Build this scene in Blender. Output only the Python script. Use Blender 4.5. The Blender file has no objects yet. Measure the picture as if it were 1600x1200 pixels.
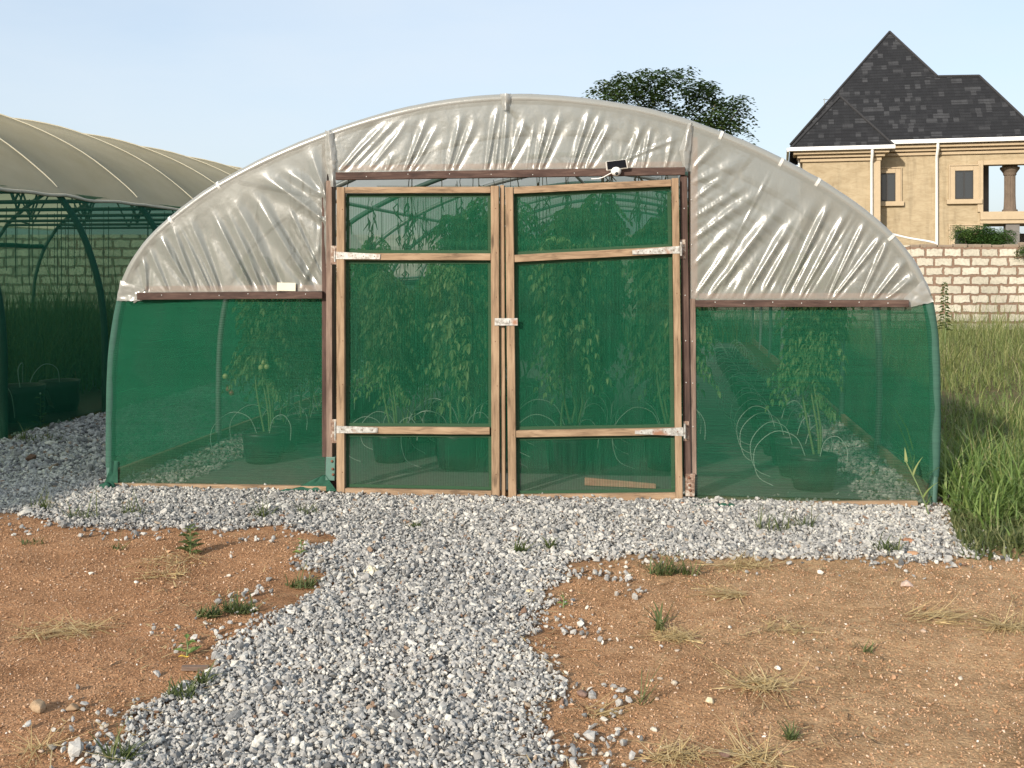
import bpy, math, random
import numpy as np
from mathutils import Vector, Matrix, noise
random.seed(7); rng = np.random.default_rng(7)
R = math.radians
sc = bpy.context.scene
COL = sc.collection

# ------------------------------------------------------------------ camera model of the photograph (1600 x 1200)
FPX, CX, HY, EYE = 1618.0, 800.0, 415.0, 1.7
def ray(px, py): return np.array([(px-CX)/FPX, 1.0, (HY-py)/FPX])
CAM = np.array([0, 0, EYE])
def hf(x, y):
    """gentle unevenness of the ground"""
    k = 1.0 if y < 7 else max(0.0, 1-(y-7)/1.0)
    if y < 1 or abs(x) > 9: return 0.0
    v = Vector((x*0.9, y*0.9, 3.1)); w = Vector((x*3.1, y*3.1, 9.7))
    w2 = Vector((x*6.5, y*6.5, 2.2)); return k*(0.034*noise.noise(v)+0.017*noise.noise(w)+0.006*noise.noise(w2))
def G(px, py, z=0.0):
    t = (EYE-z)/((py-HY)/FPX); return np.array([(px-CX)/FPX*t, t, z])
def D(px, py, depth): return CAM + ray(px, py)*depth

cam = bpy.data.cameras.new('camera'); co = bpy.data.objects.new('camera', cam); COL.objects.link(co)
co.location = CAM; co.rotation_euler = (R(90), 0, 0)
cam.sensor_width = 36; cam.lens = FPX/1600*36; cam.shift_y = -(600-HY)/1600; cam.clip_end = 3000; cam.clip_start = 0.05
sc.camera = co

# ------------------------------------------------------------------ light
SUN_EL, HEAD = 24.0, 36.0           # elevation; heading of the light, degrees right of straight ahead
hx, hy = math.sin(R(HEAD)), math.cos(R(HEAD))
sl = bpy.data.lights.new('sun', 'SUN'); sl.energy = 3.9; sl.angle = R(2.0); sl.color = (1.0, 0.905, 0.78)
so = bpy.data.objects.new('sun', sl); COL.objects.link(so)
ldir = Vector((hx*math.cos(R(SUN_EL)), hy*math.cos(R(SUN_EL)), -math.sin(R(SUN_EL))))
so.rotation_euler = ldir.to_track_quat('-Z', 'Y').to_euler()
W_ = bpy.data.worlds.new('World'); sc.world = W_; W_.use_nodes = True
nt = W_.node_tree; bg = nt.nodes['Background']
sky = nt.nodes.new('ShaderNodeTexSky'); sky.sky_type = 'NISHITA'; sky.sun_disc = False
sky.sun_elevation = R(SUN_EL); sky.sun_rotation = math.atan2(-hx, -hy)
sky.air_density = 1.0; sky.dust_density = 2.2; sky.ozone_density = 2.0
hz = nt.nodes.new('ShaderNodeMix'); hz.data_type = 'RGBA'; hz.inputs[0].default_value = 0.62
tcw = nt.nodes.new('ShaderNodeTexCoord'); mpw = nt.nodes.new('ShaderNodeMapping'); mpw.inputs['Scale'].default_value = (1, 1, 3.5); nzw = nt.nodes.new('ShaderNodeTexNoise'); nzw.inputs['Scale'].default_value = 2.2; nzw.inputs['Detail'].default_value = 6; nzw.inputs['Roughness'].default_value = 0.55
mrw = nt.nodes.new('ShaderNodeMapRange'); mrw.inputs[1].default_value = .3; mrw.inputs[2].default_value = .7; mrw.inputs[3].default_value = .50; mrw.inputs[4].default_value = .80
nt.links.new(tcw.outputs['Generated'], mpw.inputs[0]); nt.links.new(mpw.outputs[0], nzw.inputs['Vector']); nt.links.new(nzw.outputs[0], mrw.inputs[0]); nt.links.new(mrw.outputs[0], hz.inputs[0])
hz.inputs[0].default_value = 0.62; hz.inputs[7].default_value = (3.72, 4.12, 4.5, 1)
nt.links.new(sky.outputs[0], hz.inputs[6]); nt.links.new(hz.outputs[2], bg.inputs[0]); bg.inputs[1].default_value = 0.15
sc.view_settings.view_transform = 'Standard'; sc.view_settings.look = 'None'
sc.view_settings.exposure = 0.52; sc.view_settings.gamma = 1.0
sc.cycles.transparent_max_bounces = 24; sc.cycles.max_bounces = 8

# ------------------------------------------------------------------ materials
class NT:
    def __init__(s, name):
        s.m = bpy.data.materials.new(name); s.m.use_nodes = True; s.t = s.m.node_tree
        s.b = s.t.nodes['Principled BSDF']; s.out = s.t.nodes['Material Output']
    def n(s, typ, **kw):
        q = s.t.nodes.new(typ)
        for k, v in kw.items():
            if k.startswith('i_'):
                q.inputs[k[2:].replace('_', ' ')].default_value = v
            else: setattr(q, k, v)
        return q
    def l(s, a, b): s.t.links.new(a, b)
    def coord(s, scale=(1, 1, 1), rot=(0, 0, 0)):
        tc = s.n('ShaderNodeTexCoord'); mp = s.n('ShaderNodeMapping')
        mp.inputs['Scale'].default_value = scale; mp.inputs['Rotation'].default_value = rot
        s.l(tc.outputs['Object'], mp.inputs['Vector']); return mp.outputs['Vector']
    def noise(s, vec, scale, detail=4, rough=0.55, dist=0.0):
        q = s.n('ShaderNodeTexNoise'); q.inputs['Scale'].default_value = scale; q.inputs['Detail'].default_value = detail
        q.inputs['Roughness'].default_value = rough; q.inputs['Distortion'].default_value = dist
        s.l(vec, q.inputs['Vector']); return q.outputs['Fac']
    def ramp(s, fac, stops, interp='LINEAR'):
        q = s.n('ShaderNodeValToRGB'); cr = q.color_ramp; cr.interpolation = interp
        while len(cr.elements) < len(stops): cr.elements.new(0.5)
        for e, (p, c) in zip(cr.elements, stops):
            e.position = p; e.color = (c[0], c[1], c[2], 1) if hasattr(c, '__len__') else (c, c, c, 1)
        s.l(fac, q.inputs['Fac']); return q.outputs['Color']
    def attr(s, name='rnd'):
        q = s.n('ShaderNodeAttribute'); q.attribute_name = name; return q.outputs['Fac']
    def mix(s, fac, a, b, mode='MIX'):
        q = s.n('ShaderNodeMix', data_type='RGBA', blend_type=mode)
        for key, v in ((0, fac), (6, a), (7, b)):
            if isinstance(v, (int, float)): q.inputs[key].default_value = v
            elif isinstance(v, tuple): q.inputs[key].default_value = (*v, 1)
            else: s.l(v, q.inputs[key])
        return q.outputs[2]
    def math(s, op, a, b=0.0):
        q = s.n('ShaderNodeMath', operation=op)
        for i, v in enumerate((a, b)):
            if isinstance(v, (int, float)): q.inputs[i].default_value = v
            else: s.l(v, q.inputs[i])
        return q.outputs[0]
    def bump(s, h, strength=0.5, dist=0.01, normal=None):
        q = s.n('ShaderNodeBump'); q.inputs['Strength'].default_value = strength; q.inputs['Distance'].default_value = dist
        s.l(h, q.inputs['Height'])
        if normal is not None: s.l(normal, q.inputs['Normal'])
        return q.outputs['Normal']
    def set(s, col=None, rough=None, normal=None, metal=None, spec=None):
        for nm, v in (('Base Color', col), ('Roughness', rough), ('Normal', normal), ('Metallic', metal), ('Specular IOR Level', spec)):
            if v is None: continue
            if isinstance(v, tuple): s.b.inputs[nm].default_value = (*v, 1)
            elif isinstance(v, (int, float)): s.b.inputs[nm].default_value = v
            else: s.l(v, s.b.inputs[nm])
        return s.m

def mat_wood(name, c0, c1, c2, axis):
    t = NT(name)
    sc_ = {'x': (1.2, 14, 14), 'z': (14, 14, 1.2), 'y': (14, 1.2, 14)}[axis]
    v = t.coord(sc_)
    a = t.noise(v, 3.0, 6, 0.62, 0.6); b = t.noise(t.coord((1, 1, 1)), 2.2, 3)
    k = t.coord({'x': (2, 8, 8), 'z': (8, 8, 2), 'y': (8, 2, 8)}[axis])
    kn = t.n('ShaderNodeTexVoronoi'); kn.inputs['Scale'].default_value = 1.3; t.l(k, kn.inputs['Vector'])
    knot = t.ramp(kn.outputs['Distance'], [(0.0, 0.25), (0.09, 0.45), (0.16, 1.0)])
    col = t.ramp(a, [(0.34, c0), (0.5, c1), (0.66, c2)])
    col = t.mix(0.38, col, t.ramp(b, [(0.3, c0), (0.7, c2)]))
    col = t.mix(0.75, col, knot, 'MULTIPLY')
    return t.set(col, 0.82, t.bump(a, 0.5, 0.004), spec=0.25)
NEWC = ((0.115, 0.075, 0.045), (0.29, 0.195, 0.12), (0.40, 0.285, 0.185))
OLDC = ((0.032, 0.020, 0.017), (0.072, 0.042, 0.034), (0.13, 0.085, 0.068))
GRYC = ((0.085, 0.058, 0.045), (0.185, 0.13, 0.10), (0.29, 0.215, 0.17))
PNKC = ((0.42, 0.20, 0.14), (0.52, 0.27, 0.19), (0.6, 0.36, 0.26))
WNH, WNV = mat_wood('pale_timber_h', *NEWC, 'x'), mat_wood('pale_timber_v', *NEWC, 'z')
WOH, WOV = mat_wood('brown_timber_h', *OLDC, 'x'), mat_wood('brown_timber_v', *OLDC, 'z')
WGV, WGH = mat_wood('grey_timber_v', *GRYC, 'z'), mat_wood('grey_timber_h', *GRYC, 'x')
WPH, WPV = mat_wood('pink_batten_h', *PNKC, 'x'), mat_wood('pink_batten_v', *PNKC, 'z')

def mat_net(name, col, alpha, axis='z', var=0.10, freq=150.0, trl=0.45, tint=(1, 1, 1), dust=False):
    t = NT(name); t.t.nodes.remove(t.b)
    v = t.coord((1, 1, 1))
    w = t.n('ShaderNodeTexWave', wave_type='BANDS', bands_direction=axis.upper()); w.inputs['Scale'].default_value = freq/6.283
    w.inputs['Distortion'].default_value = 2.5; w.inputs['Detail'].default_value = 2; w.inputs['Detail Scale'].default_value = 0.4
    t.l(v, w.inputs['Vector'])
    st = {'z': (0.6, 0.6, 60), 'x': (60, 60, 0.6)}[axis]
    n1 = t.noise(t.coord(st), 2.0, 3); n2 = t.noise(v, 1.6, 3)
    s_ = t.math('ADD', t.math('MULTIPLY', w.outputs['Fac'], 0.45), t.math('MULTIPLY', n1, 0.9))
    s_ = t.math('ADD', s_, t.math('MULTIPLY', n2, 0.35))
    mr = t.n('ShaderNodeMapRange'); t.l(s_, mr.inputs['Value'])
    mr.inputs['From Min'].default_value = 0.45; mr.inputs['From Max'].default_value = 1.25
    mr.inputs['To Min'].default_value = alpha-var; mr.inputs['To Max'].default_value = alpha+var
    cc = t.mix(n1, tuple(c*0.75 for c in col), tuple(min(1, c*1.25) for c in col))
    if dust:                                          # soil splashed on the foot of the net
        sp = t.n('ShaderNodeSeparateXYZ'); t.l(v, sp.inputs[0]); nd = t.noise(v, 4.5, 5, 0.65)
        dm = t.n('ShaderNodeMapRange'); t.l(t.math('ADD', sp.outputs[2], t.math('MULTIPLY', nd, -0.5)), dm.inputs[0]); dm.inputs[1].default_value = 0.06; dm.inputs[2].default_value = -0.22; dm.inputs[3].default_value = 0.0; dm.inputs[4].default_value = 0.35
        cc = t.mix(dm.outputs[0], cc, (0.17, 0.15, 0.10))
        pt = t.noise(t.coord((1.5, 1.5, 1.0)), 2.4, 5, 0.6, 1.0); cc = t.mix(t.ramp(pt, [(0.45, 0.0), (0.8, 0.3)]), cc, (0.085, 0.165, 0.12))
    d = t.n('ShaderNodeBsdfDiffuse'); tr = t.n('ShaderNodeBsdfTranslucent'); tp = t.n('ShaderNodeBsdfTransparent')
    tp.inputs['Color'].default_value = (*tint, 1)
    t.l(cc, d.inputs['Color']); t.l(cc, tr.inputs['Color'])
    m1 = t.n('ShaderNodeMixShader'); m1.inputs[0].default_value = trl; t.l(d.outputs[0], m1.inputs[1]); t.l(tr.outputs[0], m1.inputs[2])
    m2 = t.n('ShaderNodeMixShader'); t.l(mr.outputs[0], m2.inputs[0]); t.l(tp.outputs[0], m2.inputs[1]); t.l(m1.outputs[0], m2.inputs[2])
    t.l(m2.outputs[0], t.out.inputs['Surface']); return t.m
NETC = (0.023, 0.158, 0.084)
NET_BAY = mat_net('green_net', NETC, 0.54, 'z', 0.15, 105, dust=True)
NET_DOOR = mat_net('green_door_net', NETC, 0.48, 'x', 0.14, 105, dust=True)
NET_SIDE = mat_net('green_side_net', NETC, 0.74, 'z', 0.05, 120)
NET_IN = mat_net('green_inner_net', NETC, 0.36, 'x', 0.05, 90)
NET_B = mat_net('dark_green_net', (0.022, 0.125, 0.08), 0.56, 'z', 0.06, 120, tint=(0.70, 0.84, 0.74))
NET_HEM = mat_net('net_hem', (0.07, 0.15, 0.085), 0.92, 'z', 0.04, 120)

def mat_film(name, col, alpha, gloss, rough, trl=0.5):
    t = NT(name); t.t.nodes.remove(t.b)
    v = t.coord((1, 1, 1)); n = t.noise(v, 5.0, 5, 0.6, 0.8); n3 = t.noise(t.coord((1, 1, 1)), 26.0, 4, 0.6, 1.2)
    cc = t.mix(n, tuple(c*0.86 for c in col), col)
    nm = t.bump(t.math('ADD', t.math('MULTIPLY', n, 0.5), t.math('MULTIPLY', n3, 0.30)), 0.16, 0.02)
    d = t.n('ShaderNodeBsdfDiffuse'); tr = t.n('ShaderNodeBsdfTranslucent'); tp = t.n('ShaderNodeBsdfTransparent')
    g = t.n('ShaderNodeBsdfGlossy'); g.inputs['Roughness'].default_value = rough; g.inputs['Color'].default_value = (1, 1, 1, 1)
    for q in (d, tr): t.l(cc, q.inputs['Color'])
    for q in (d, g): t.l(nm, q.inputs['Normal'])
    m1 = t.n('ShaderNodeMixShader'); m1.inputs[0].default_value = trl; t.l(d.outputs[0], m1.inputs[1]); t.l(tr.outputs[0], m1.inputs[2])
    m2 = t.n('ShaderNodeMixShader'); m2.inputs[0].default_value = alpha; t.l(tp.outputs[0], m2.inputs[1]); t.l(m1.outputs[0], m2.inputs[2])
    lw = t.n('ShaderNodeLayerWeight'); t.l(nm, lw.inputs['Normal'])
    ff = t.math('ADD', 0.036*gloss, t.math('MULTIPLY', t.math('POWER', lw.outputs['Facing'], 5.0), 0.55))
    m3 = t.n('ShaderNodeMixShader'); t.l(ff, m3.inputs[0]); t.l(m2.outputs[0], m3.inputs[1]); t.l(g.outputs[0], m3.inputs[2])
    t.l(m3.outputs[0], t.out.inputs['Surface']); return t.m
FILM = mat_film('clear_film', (0.39, 0.395, 0.355), 0.74, 1.6, 0.27, 0.42)
FILM_ROOF = mat_film('roof_film', (0.42, 0.42, 0.38), 0.76, 1.0, 0.3, 0.70)
FILM_WRAP = mat_film('wrapped_film', (0.40, 0.40, 0.37), 0.80, 2.0, 0.26, 0.25)

def simple(name, col, rough=0.6, metal=0.0, var=0.18, scale=8.0, bump=0.2, spec=0.4):
    t = NT(name); v = t.coord(); n = t.noise(v, scale, 5, 0.6)
    c = t.mix(n, tuple(x*(1-var) for x in col), tuple(min(1, x*(1+var)) for x in col))
    return t.set(c, rough, t.bump(n, bump, 0.004), metal, spec)
STEEL = simple('painted_green_pipe', (0.085, 0.165, 0.135), 0.45, 0.0, 0.2, 6)
STEEL_B = simple('dark_green_pipe', (0.05, 0.085, 0.075), 0.45, 0.0, 0.25, 6)
STEEL_G = simple('grey_pipe', (0.30, 0.33, 0.32), 0.4, 0.3, 0.15, 6)
WHITE = simple('white_paint', (0.78, 0.77, 0.74), 0.45, 0, 0.06, 4, 0.05)
CLIP = simple('white_clip', (0.56, 0.56, 0.53), 0.5)
BLACK = simple('black_plastic', (0.018, 0.02, 0.02), 0.45, 0, 0.3)
PANEL = simple('solar_cell', (0.012, 0.014, 0.022), 0.25, 0, 0.1)
PAPER = simple('paper_tag', (0.62, 0.60, 0.48), 0.8)
TUBE = simple('white_drip_tube', (0.46, 0.50, 0.44), 0.5)
TOM_G = simple('green_tomato', (0.36, 0.42, 0.17), 0.35); TOM_R = simple('red_tomato', (0.20, 0.07, 0.04), 0.35)
SOILPOT = simple('pot_soil', (0.05, 0.035, 0.025), 0.95, 0, 0.4, 30, 0.8)
SHEET = simple('woven_ground_cover', (0.15, 0.155, 0.14), 0.85, 0, 0.3, 14, 0.4)
NETG = simple('bundled_green_net', (0.012, 0.075, 0.045), 0.8, 0, 0.4, 30, 0.8)
CLOTH = simple('pale_cloth', (0.62, 0.57, 0.44), 0.85, 0, 0.15, 20)
RUSTM = simple('rusty_bolt', (0.16, 0.07, 0.04), 0.8)

def mat_galv():
    t = NT('galvanised_steel'); v = t.coord(); n = t.noise(v, 38, 5, 0.7); n2 = t.noise(v, 9, 3)
    c = t.ramp(n, [(0.35, (0.22, 0.2, 0.17)), (0.5, (0.42, 0.415, 0.39)), (0.7, (0.60, 0.595, 0.56))])
    r = t.ramp(n2, [(0.56, 0.0), (0.70, 1.0)])
    c = t.mix(r, c, (0.30, 0.16, 0.10)); return t.set(c, 0.5, t.bump(n, 0.2, 0.002), 0.35)
GALV = mat_galv()
def mat_rust():
    t = NT('rusty_plate'); v = t.coord(); n = t.noise(v, 30, 5, 0.7)
    c = t.ramp(n, [(0.36, (0.11, 0.065, 0.045)), (0.5, (0.24, 0.155, 0.11)), (0.64, (0.46, 0.42, 0.36))])
    return t.set(c, 0.75, t.bump(n, 0.4, 0.003))
RUST = mat_rust()

def mat_soil():
    t = NT('sandy_red_soil'); v = t.coord()
    big = t.noise(v, 0.9, 5, 0.6); mid = t.noise(v, 9, 6, 0.65); 
    vo = t.n('ShaderNodeTexVoronoi'); vo.inputs['Scale'].default_value = 120; t.l(v, vo.inputs['Vector'])
    v2 = t.n('ShaderNodeTexVoronoi'); v2.inputs['Scale'].default_value = 46; t.l(v, v2.inputs['Vector'])
    fine = t.noise(v, 230, 3, 0.7)
    c = t.ramp(big, [(0.3, (0.24, 0.125, 0.064)), (0.5, (0.34, 0.188, 0.100)), (0.72, (0.43, 0.262, 0.152))])
    c2 = t.ramp(mid, [(0.3, (0.21, 0.104, 0.052)), (0.52, (0.345, 0.19, 0.102)), (0.75, (0.45, 0.28, 0.168))])
    c = t.mix(0.5, c, c2)
    sx = t.n('ShaderNodeSeparateXYZ'); t.l(v, sx.inputs[0]); mx = t.n('ShaderNodeMapRange'); t.l(t.math('ADD', sx.outputs[0], t.math('MULTIPLY', big, 1.6)), mx.inputs[0]); mx.inputs[1].default_value = 0.6; mx.inputs[2].default_value = 2.2; mx.inputs[3].default_value = 0.0; mx.inputs[4].default_value = 0.75
    c = t.mix(mx.outputs[0], c, t.ramp(mid, [(0.3, (0.28, 0.182, 0.098)), (0.55, (0.40, 0.275, 0.155)), (0.8, (0.50, 0.365, 0.222))]))
    g = t.n('ShaderNodeSeparateColor'); t.l(vo.outputs['Color'], g.inputs[0])
    grain = t.ramp(g.outputs[0], [(0.0, (0.6, 0.55, 0.5)), (0.6, (1, 1, 1)), (0.9, (1.18, 1.16, 1.12)), (1.0, (1.4, 1.36, 1.3))])
    c = t.mix(0.75, c, grain, 'MULTIPLY')
    pat = t.noise(v, 2.3, 6, 0.7, 0.6); c = t.mix(0.8, c, t.ramp(pat, [(0.34, (0.70, 0.67, 0.63)), (0.5, (1, 1, 1)), (0.7, (1.10, 1.10, 1.08))]), 'MULTIPLY')
    # the field beyond: grey-green litter under the grass
    sp = t.n('ShaderNodeSeparateXYZ'); t.l(v, sp.inputs[0])
    m = t.math('ADD', sp.outputs[0], t.math('MULTIPLY', sp.outputs[1], 0.25)); m = t.math('ADD', m, t.math('MULTIPLY', big, 0.8))
    fa = t.n('ShaderNodeMapRange'); t.l(m, fa.inputs[0]); fa.inputs[1].default_value = 5.5; fa.inputs[2].default_value = 6.6
    fb = t.n('ShaderNodeMapRange'); t.l(sp.outputs[1], fb.inputs[0]); fb.inputs[1].default_value = 6.9; fb.inputs[2].default_value = 7.3
    f = t.math('MULTIPLY', fa.outputs[0], fb.outputs[0])
    c = t.mix(f, c, t.ramp(mid, [(0.3, (0.07, 0.06, 0.03)), (0.7, (0.17, 0.14, 0.07))]))
    h = t.math('ADD', t.math('MULTIPLY', vo.outputs['Distance'], -0.55), t.math('MULTIPLY', v2.outputs['Distance'], -0.7))
    h = t.math('ADD', h, t.math('MULTIPLY', mid, 1.1)); h = t.math('ADD', h, t.math('MULTIPLY', fine, 0.4))
    return t.set(c, 0.95, t.bump(h, 0.8, 0.006), spec=0.1)
SOIL = mat_soil()
def mat_stone(name, stops, sc_=60):
    t = NT(name); a = t.attr(); v = t.coord(); n = t.noise(v, sc_, 4, 0.65); n2 = t.noise(v, 260, 2, 0.6)
    c = t.ramp(a, stops)
    c = t.mix(0.75, c, t.ramp(n, [(0.3, 0.55), (0.5, 1.0), (0.7, 1.25)]), 'MULTIPLY')
    return t.set(c, 0.85, t.bump(n2, 0.3, 0.003), spec=0.25)
GRAVEL = mat_stone('crushed_granite', [(0.0, (0.09, 0.09, 0.089)), (0.2, (0.185, 0.185, 0.18)), (0.45, (0.315, 0.308, 0.293)), (0.72, (0.445, 0.433, 0.40)), (0.93, (0.59, 0.57, 0.51)), (0.97, (0.30, 0.235, 0.17)), (1.0, (0.20, 0.12, 0.08))])
PEBBLE = mat_stone('field_stone', [(0.0, (0.36, 0.25, 0.18)), (0.4, (0.48, 0.42, 0.34)), (0.75, (0.62, 0.58, 0.5)), (1.0, (0.78, 0.76, 0.7))])
BRICKM = mat_stone('brick_piece', [(0.0, (0.30, 0.15, 0.085)), (1.0, (0.40, 0.24, 0.14))])
CREAMS = mat_stone('cream_stone', [(0.0, (0.6, 0.5, 0.3)), (1.0, (0.66, 0.56, 0.38))])
TANROCK = mat_stone('tan_rock', [(0.0, (0.30, 0.205, 0.125)), (1.0, (0.36, 0.26, 0.165))], 30)
PINKST = mat_stone('pink_stone', [(0.0, (0.42, 0.30, 0.24)), (1.0, (0.5, 0.38, 0.31))], 30)
DARKST = mat_stone('dark_stone', [(0.0, (0.16, 0.1, 0.08)), (1.0, (0.22, 0.15, 0.12))])
def mat_gravelbed():
    t = NT('gravel_bed'); v = t.coord()
    vo = t.n('ShaderNodeTexVoronoi'); vo.inputs['Scale'].default_value = 48; t.l(v, vo.inputs['Vector'])
    g = t.n('ShaderNodeSeparateColor'); t.l(vo.outputs['Color'], g.inputs[0])
    c = t.ramp(g.outputs[0], [(0, (0.08, 0.075, 0.068)), (0.6, (0.2, 0.185, 0.165)), (1, (0.38, 0.36, 0.32))])
    return t.set(c, 0.9, t.bump(t.math('MULTIPLY', vo.outputs['Distance'], -1.0), 1.0, 0.02), spec=0.2)
GBED = mat_gravelbed()
def mat_leaf(name, stops, rough=0.55, trl=0.35):
    t = NT(name); a = t.attr(); c = t.ramp(a, stops)
    t.set(c, rough, spec=0.3)
    tr = t.n('ShaderNodeBsdfTranslucent'); t.l(t.mix(0.5, c, (0.16, 0.25, 0.03)), tr.inputs['Color'])
    ms = t.n('ShaderNodeMixShader'); ms.inputs[0].default_value = trl
    t.l(t.b.outputs[0], ms.inputs[1]); t.l(tr.outputs[0], ms.inputs[2]); t.l(ms.outputs[0], t.out.inputs['Surface']); return t.m
LEAF_T = mat_leaf('tomato_leaf', [(0, (0.075, 0.14, 0.05)), (0.5, (0.145, 0.245, 0.09)), (1, (0.29, 0.38, 0.17))])
LEAF_N = mat_leaf('tree_leaf', [(0, (0.018, 0.038, 0.014)), (0.5, (0.04, 0.075, 0.022)), (0.85, (0.075, 0.115, 0.03)), (1, (0.15, 0.19, 0.045))], trl=0.2)
LEAF_S = mat_leaf('shrub_leaf', [(0, (0.03, 0.075, 0.02)), (0.5, (0.06, 0.13, 0.03)), (1, (0.13, 0.2, 0.05))])
LEAF_W = mat_leaf('weed_leaf', [(0, (0.055, 0.075, 0.03)), (0.5, (0.105, 0.135, 0.05)), (1, (0.22, 0.22, 0.10))])
GRASS_L = mat_leaf('lush_grass', [(0, (0.07, 0.125, 0.03)), (0.5, (0.155, 0.24, 0.065)), (0.85, (0.26, 0.33, 0.11)), (1, (0.42, 0.40, 0.22))])
GRASS_F = mat_leaf('field_grass', [(0, (0.10, 0.14, 0.04)), (0.45, (0.19, 0.23, 0.075)), (0.8, (0.31, 0.30, 0.12)), (1, (0.50, 0.45, 0.25))])
GRASS_D = mat_leaf('rank_grass', [(0, (0.045, 0.10, 0.03)), (0.6, (0.11, 0.19, 0.05)), (1, (0.22, 0.28, 0.10))])
STRAW = mat_leaf('straw', [(0, (0.34, 0.23, 0.10)), (0.5, (0.52, 0.38, 0.18)), (1, (0.68, 0.54, 0.30))], 0.7, 0.15)
STEM = simple('green_stem', (0.16, 0.22, 0.09), 0.7)
BARK = simple('bark', (0.10, 0.075, 0.055), 0.9, 0, 0.4, 10, 0.8)
YLEAF = simple('yellow_leaf', (0.62, 0.40, 0.06), 0.6)
def mat_wall():
    t = NT('sandcrete_blocks'); v = t.coord()
    sp = t.n('ShaderNodeSeparateXYZ'); t.l(v, sp.inputs[0])
    n = t.n('ShaderNodeTexNoise'); n.inputs['Scale'].default_value = 7.0; n.inputs['Detail'].default_value = 5; t.l(v, n.inputs['Vector'])
    cb = t.n('ShaderNodeCombineXYZ'); t.l(sp.outputs[0], cb.inputs[0]); t.l(sp.outputs[2], cb.inputs[1])
    vm = t.n('ShaderNodeVectorMath', operation='MULTIPLY_ADD'); t.l(n.outputs['Color'], vm.inputs[0]); vm.inputs[1].default_value = (0.11, 0.11, 0); t.l(cb.outputs[0], vm.inputs[2])
    b = t.n('ShaderNodeTexBrick'); t.l(vm.outputs[0], b.inputs['Vector'])
    b.inputs['Scale'].default_value = 1.0; b.inputs['Brick Width'].default_value = 0.49; b.inputs['Row Height'].default_value = 0.247
    b.inputs['Mortar Size'].default_value = 0.034; b.inputs['Mortar Smooth'].default_value = 0.25; b.inputs['Bias'].default_value = 0.1
    b.inputs['Color1'].default_value = (0.66, 0.61, 0.50, 1); b.inputs['Color2'].default_value = (0.50, 0.46, 0.37, 1); b.inputs['Mortar'].default_value = (0.26, 0.175, 0.125, 1)
    n2 = t.noise(v, 14, 5, 0.65); n3 = t.noise(v, 0.7, 3)
    c = t.mix(0.7, b.outputs['Color'], t.ramp(n2, [(0.3, 0.62), (0.6, 1.05)]), 'MULTIPLY')
    c = t.mix(0.5, c, t.ramp(n3, [(0.35, 0.7), (0.6, 1.0)]), 'MULTIPLY')
    h = t.math('ADD', t.math('MULTIPLY', b.outputs['Fac'], -1.0), t.math('MULTIPLY', n2, 0.35))
    return t.set(c, 0.95, t.bump(h, 0.9, 0.03), spec=0.1)
BLOCK = mat_wall()
def mat_roof():
    t = NT('dark_shingles'); tc = t.n('ShaderNodeTexCoord'); v = tc.outputs['UV']
    b = t.n('ShaderNodeTexBrick'); t.l(v, b.inputs['Vector']); b.inputs['Scale'].default_value = 1.0
    b.inputs['Brick Width'].default_value = 0.26; b.inputs['Row Height'].default_value = 0.20; b.inputs['Mortar Size'].default_value = 0.007
    b.inputs['Color1'].default_value = (0, 0, 0, 1); b.inputs['Color2'].default_value = (1, 1, 1, 1); b.inputs['Mortar'].default_value = (0, 0, 0, 1)
    sp = t.n('ShaderNodeSeparateXYZ'); t.l(v, sp.inputs[0])
    H_, Wd = 0.27, 0.215
    ry = t.math('FLOOR', t.math('DIVIDE', sp.outputs[1], H_)); wo = t.n('ShaderNodeTexWhiteNoise', noise_dimensions='1D'); t.l(ry, wo.inputs['W'])
    cx = t.math('FLOOR', t.math('ADD', t.math('DIVIDE', sp.outputs[0], Wd), t.math('MULTIPLY', wo.outputs['Value'], 3.0)))
    cv = t.n('ShaderNodeCombineXYZ'); t.l(cx, cv.inputs[0]); t.l(ry, cv.inputs[1]); wn = t.n('ShaderNodeTexWhiteNoise', noise_dimensions='2D'); t.l(cv.outputs[0], wn.inputs['Vector'])
    c = t.ramp(wn.outputs['Value'], [(0.0, (0.018, 0.0188, 0.021)), (0.55, (0.021, 0.022, 0.0245)), (0.82, (0.026, 0.027, 0.0295)), (0.83, (0.038, 0.039, 0.042)), (1.0, (0.050, 0.0515, 0.055))])
    c = t.mix(t.math('MULTIPLY', b.outputs['Fac'], 0.3), c, (0.008, 0.008, 0.009))
    rowf = t.math('FRACT', t.math('DIVIDE', sp.outputs[1], 0.19))
    c = t.mix(t.ramp(rowf, [(0.0, 0.0), (0.84, 0.0), (0.9, 1.0)]), c, (0.012, 0.012, 0.013))
    return t.set(c, 0.9, t.bump(t.math('SUBTRACT', 1.0, rowf), 0.5, 0.02), spec=0.2)
ROOF = mat_roof()
def mat_stucco():
    t = NT('tan_render'); v = t.coord(); a = t.noise(v, 0.8, 5, 0.6, 1.5); b = t.noise(t.coord((1, 1, 3)), 2.6, 5, 0.6, 1.0); d = t.noise(t.coord((3, 3, 0.4)), 1.6, 4)
    c = t.ramp(a, [(0.3, (0.30, 0.24, 0.15)), (0.7, (0.41, 0.335, 0.22))])
    c = t.mix(0.4, c, t.ramp(b, [(0.32, (0.28, 0.21, 0.13)), (0.6, (0.46, 0.38, 0.26))]))
    c = t.mix(0.5, c, t.ramp(d, [(0.28, 0.6), (0.47, 1.0)]), 'MULTIPLY')
    return t.set(c, 0.95, t.bump(b, 0.3, 0.02), spec=0.1)
STUCCO = mat_stucco()
TRIM = simple('tan_trim', (0.43, 0.34, 0.225), 0.9, 0, 0.15, 5)
DRYBLK = simple('grey_blocks', (0.16, 0.15, 0.14), 0.95, 0, 0.3, 4)
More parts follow.
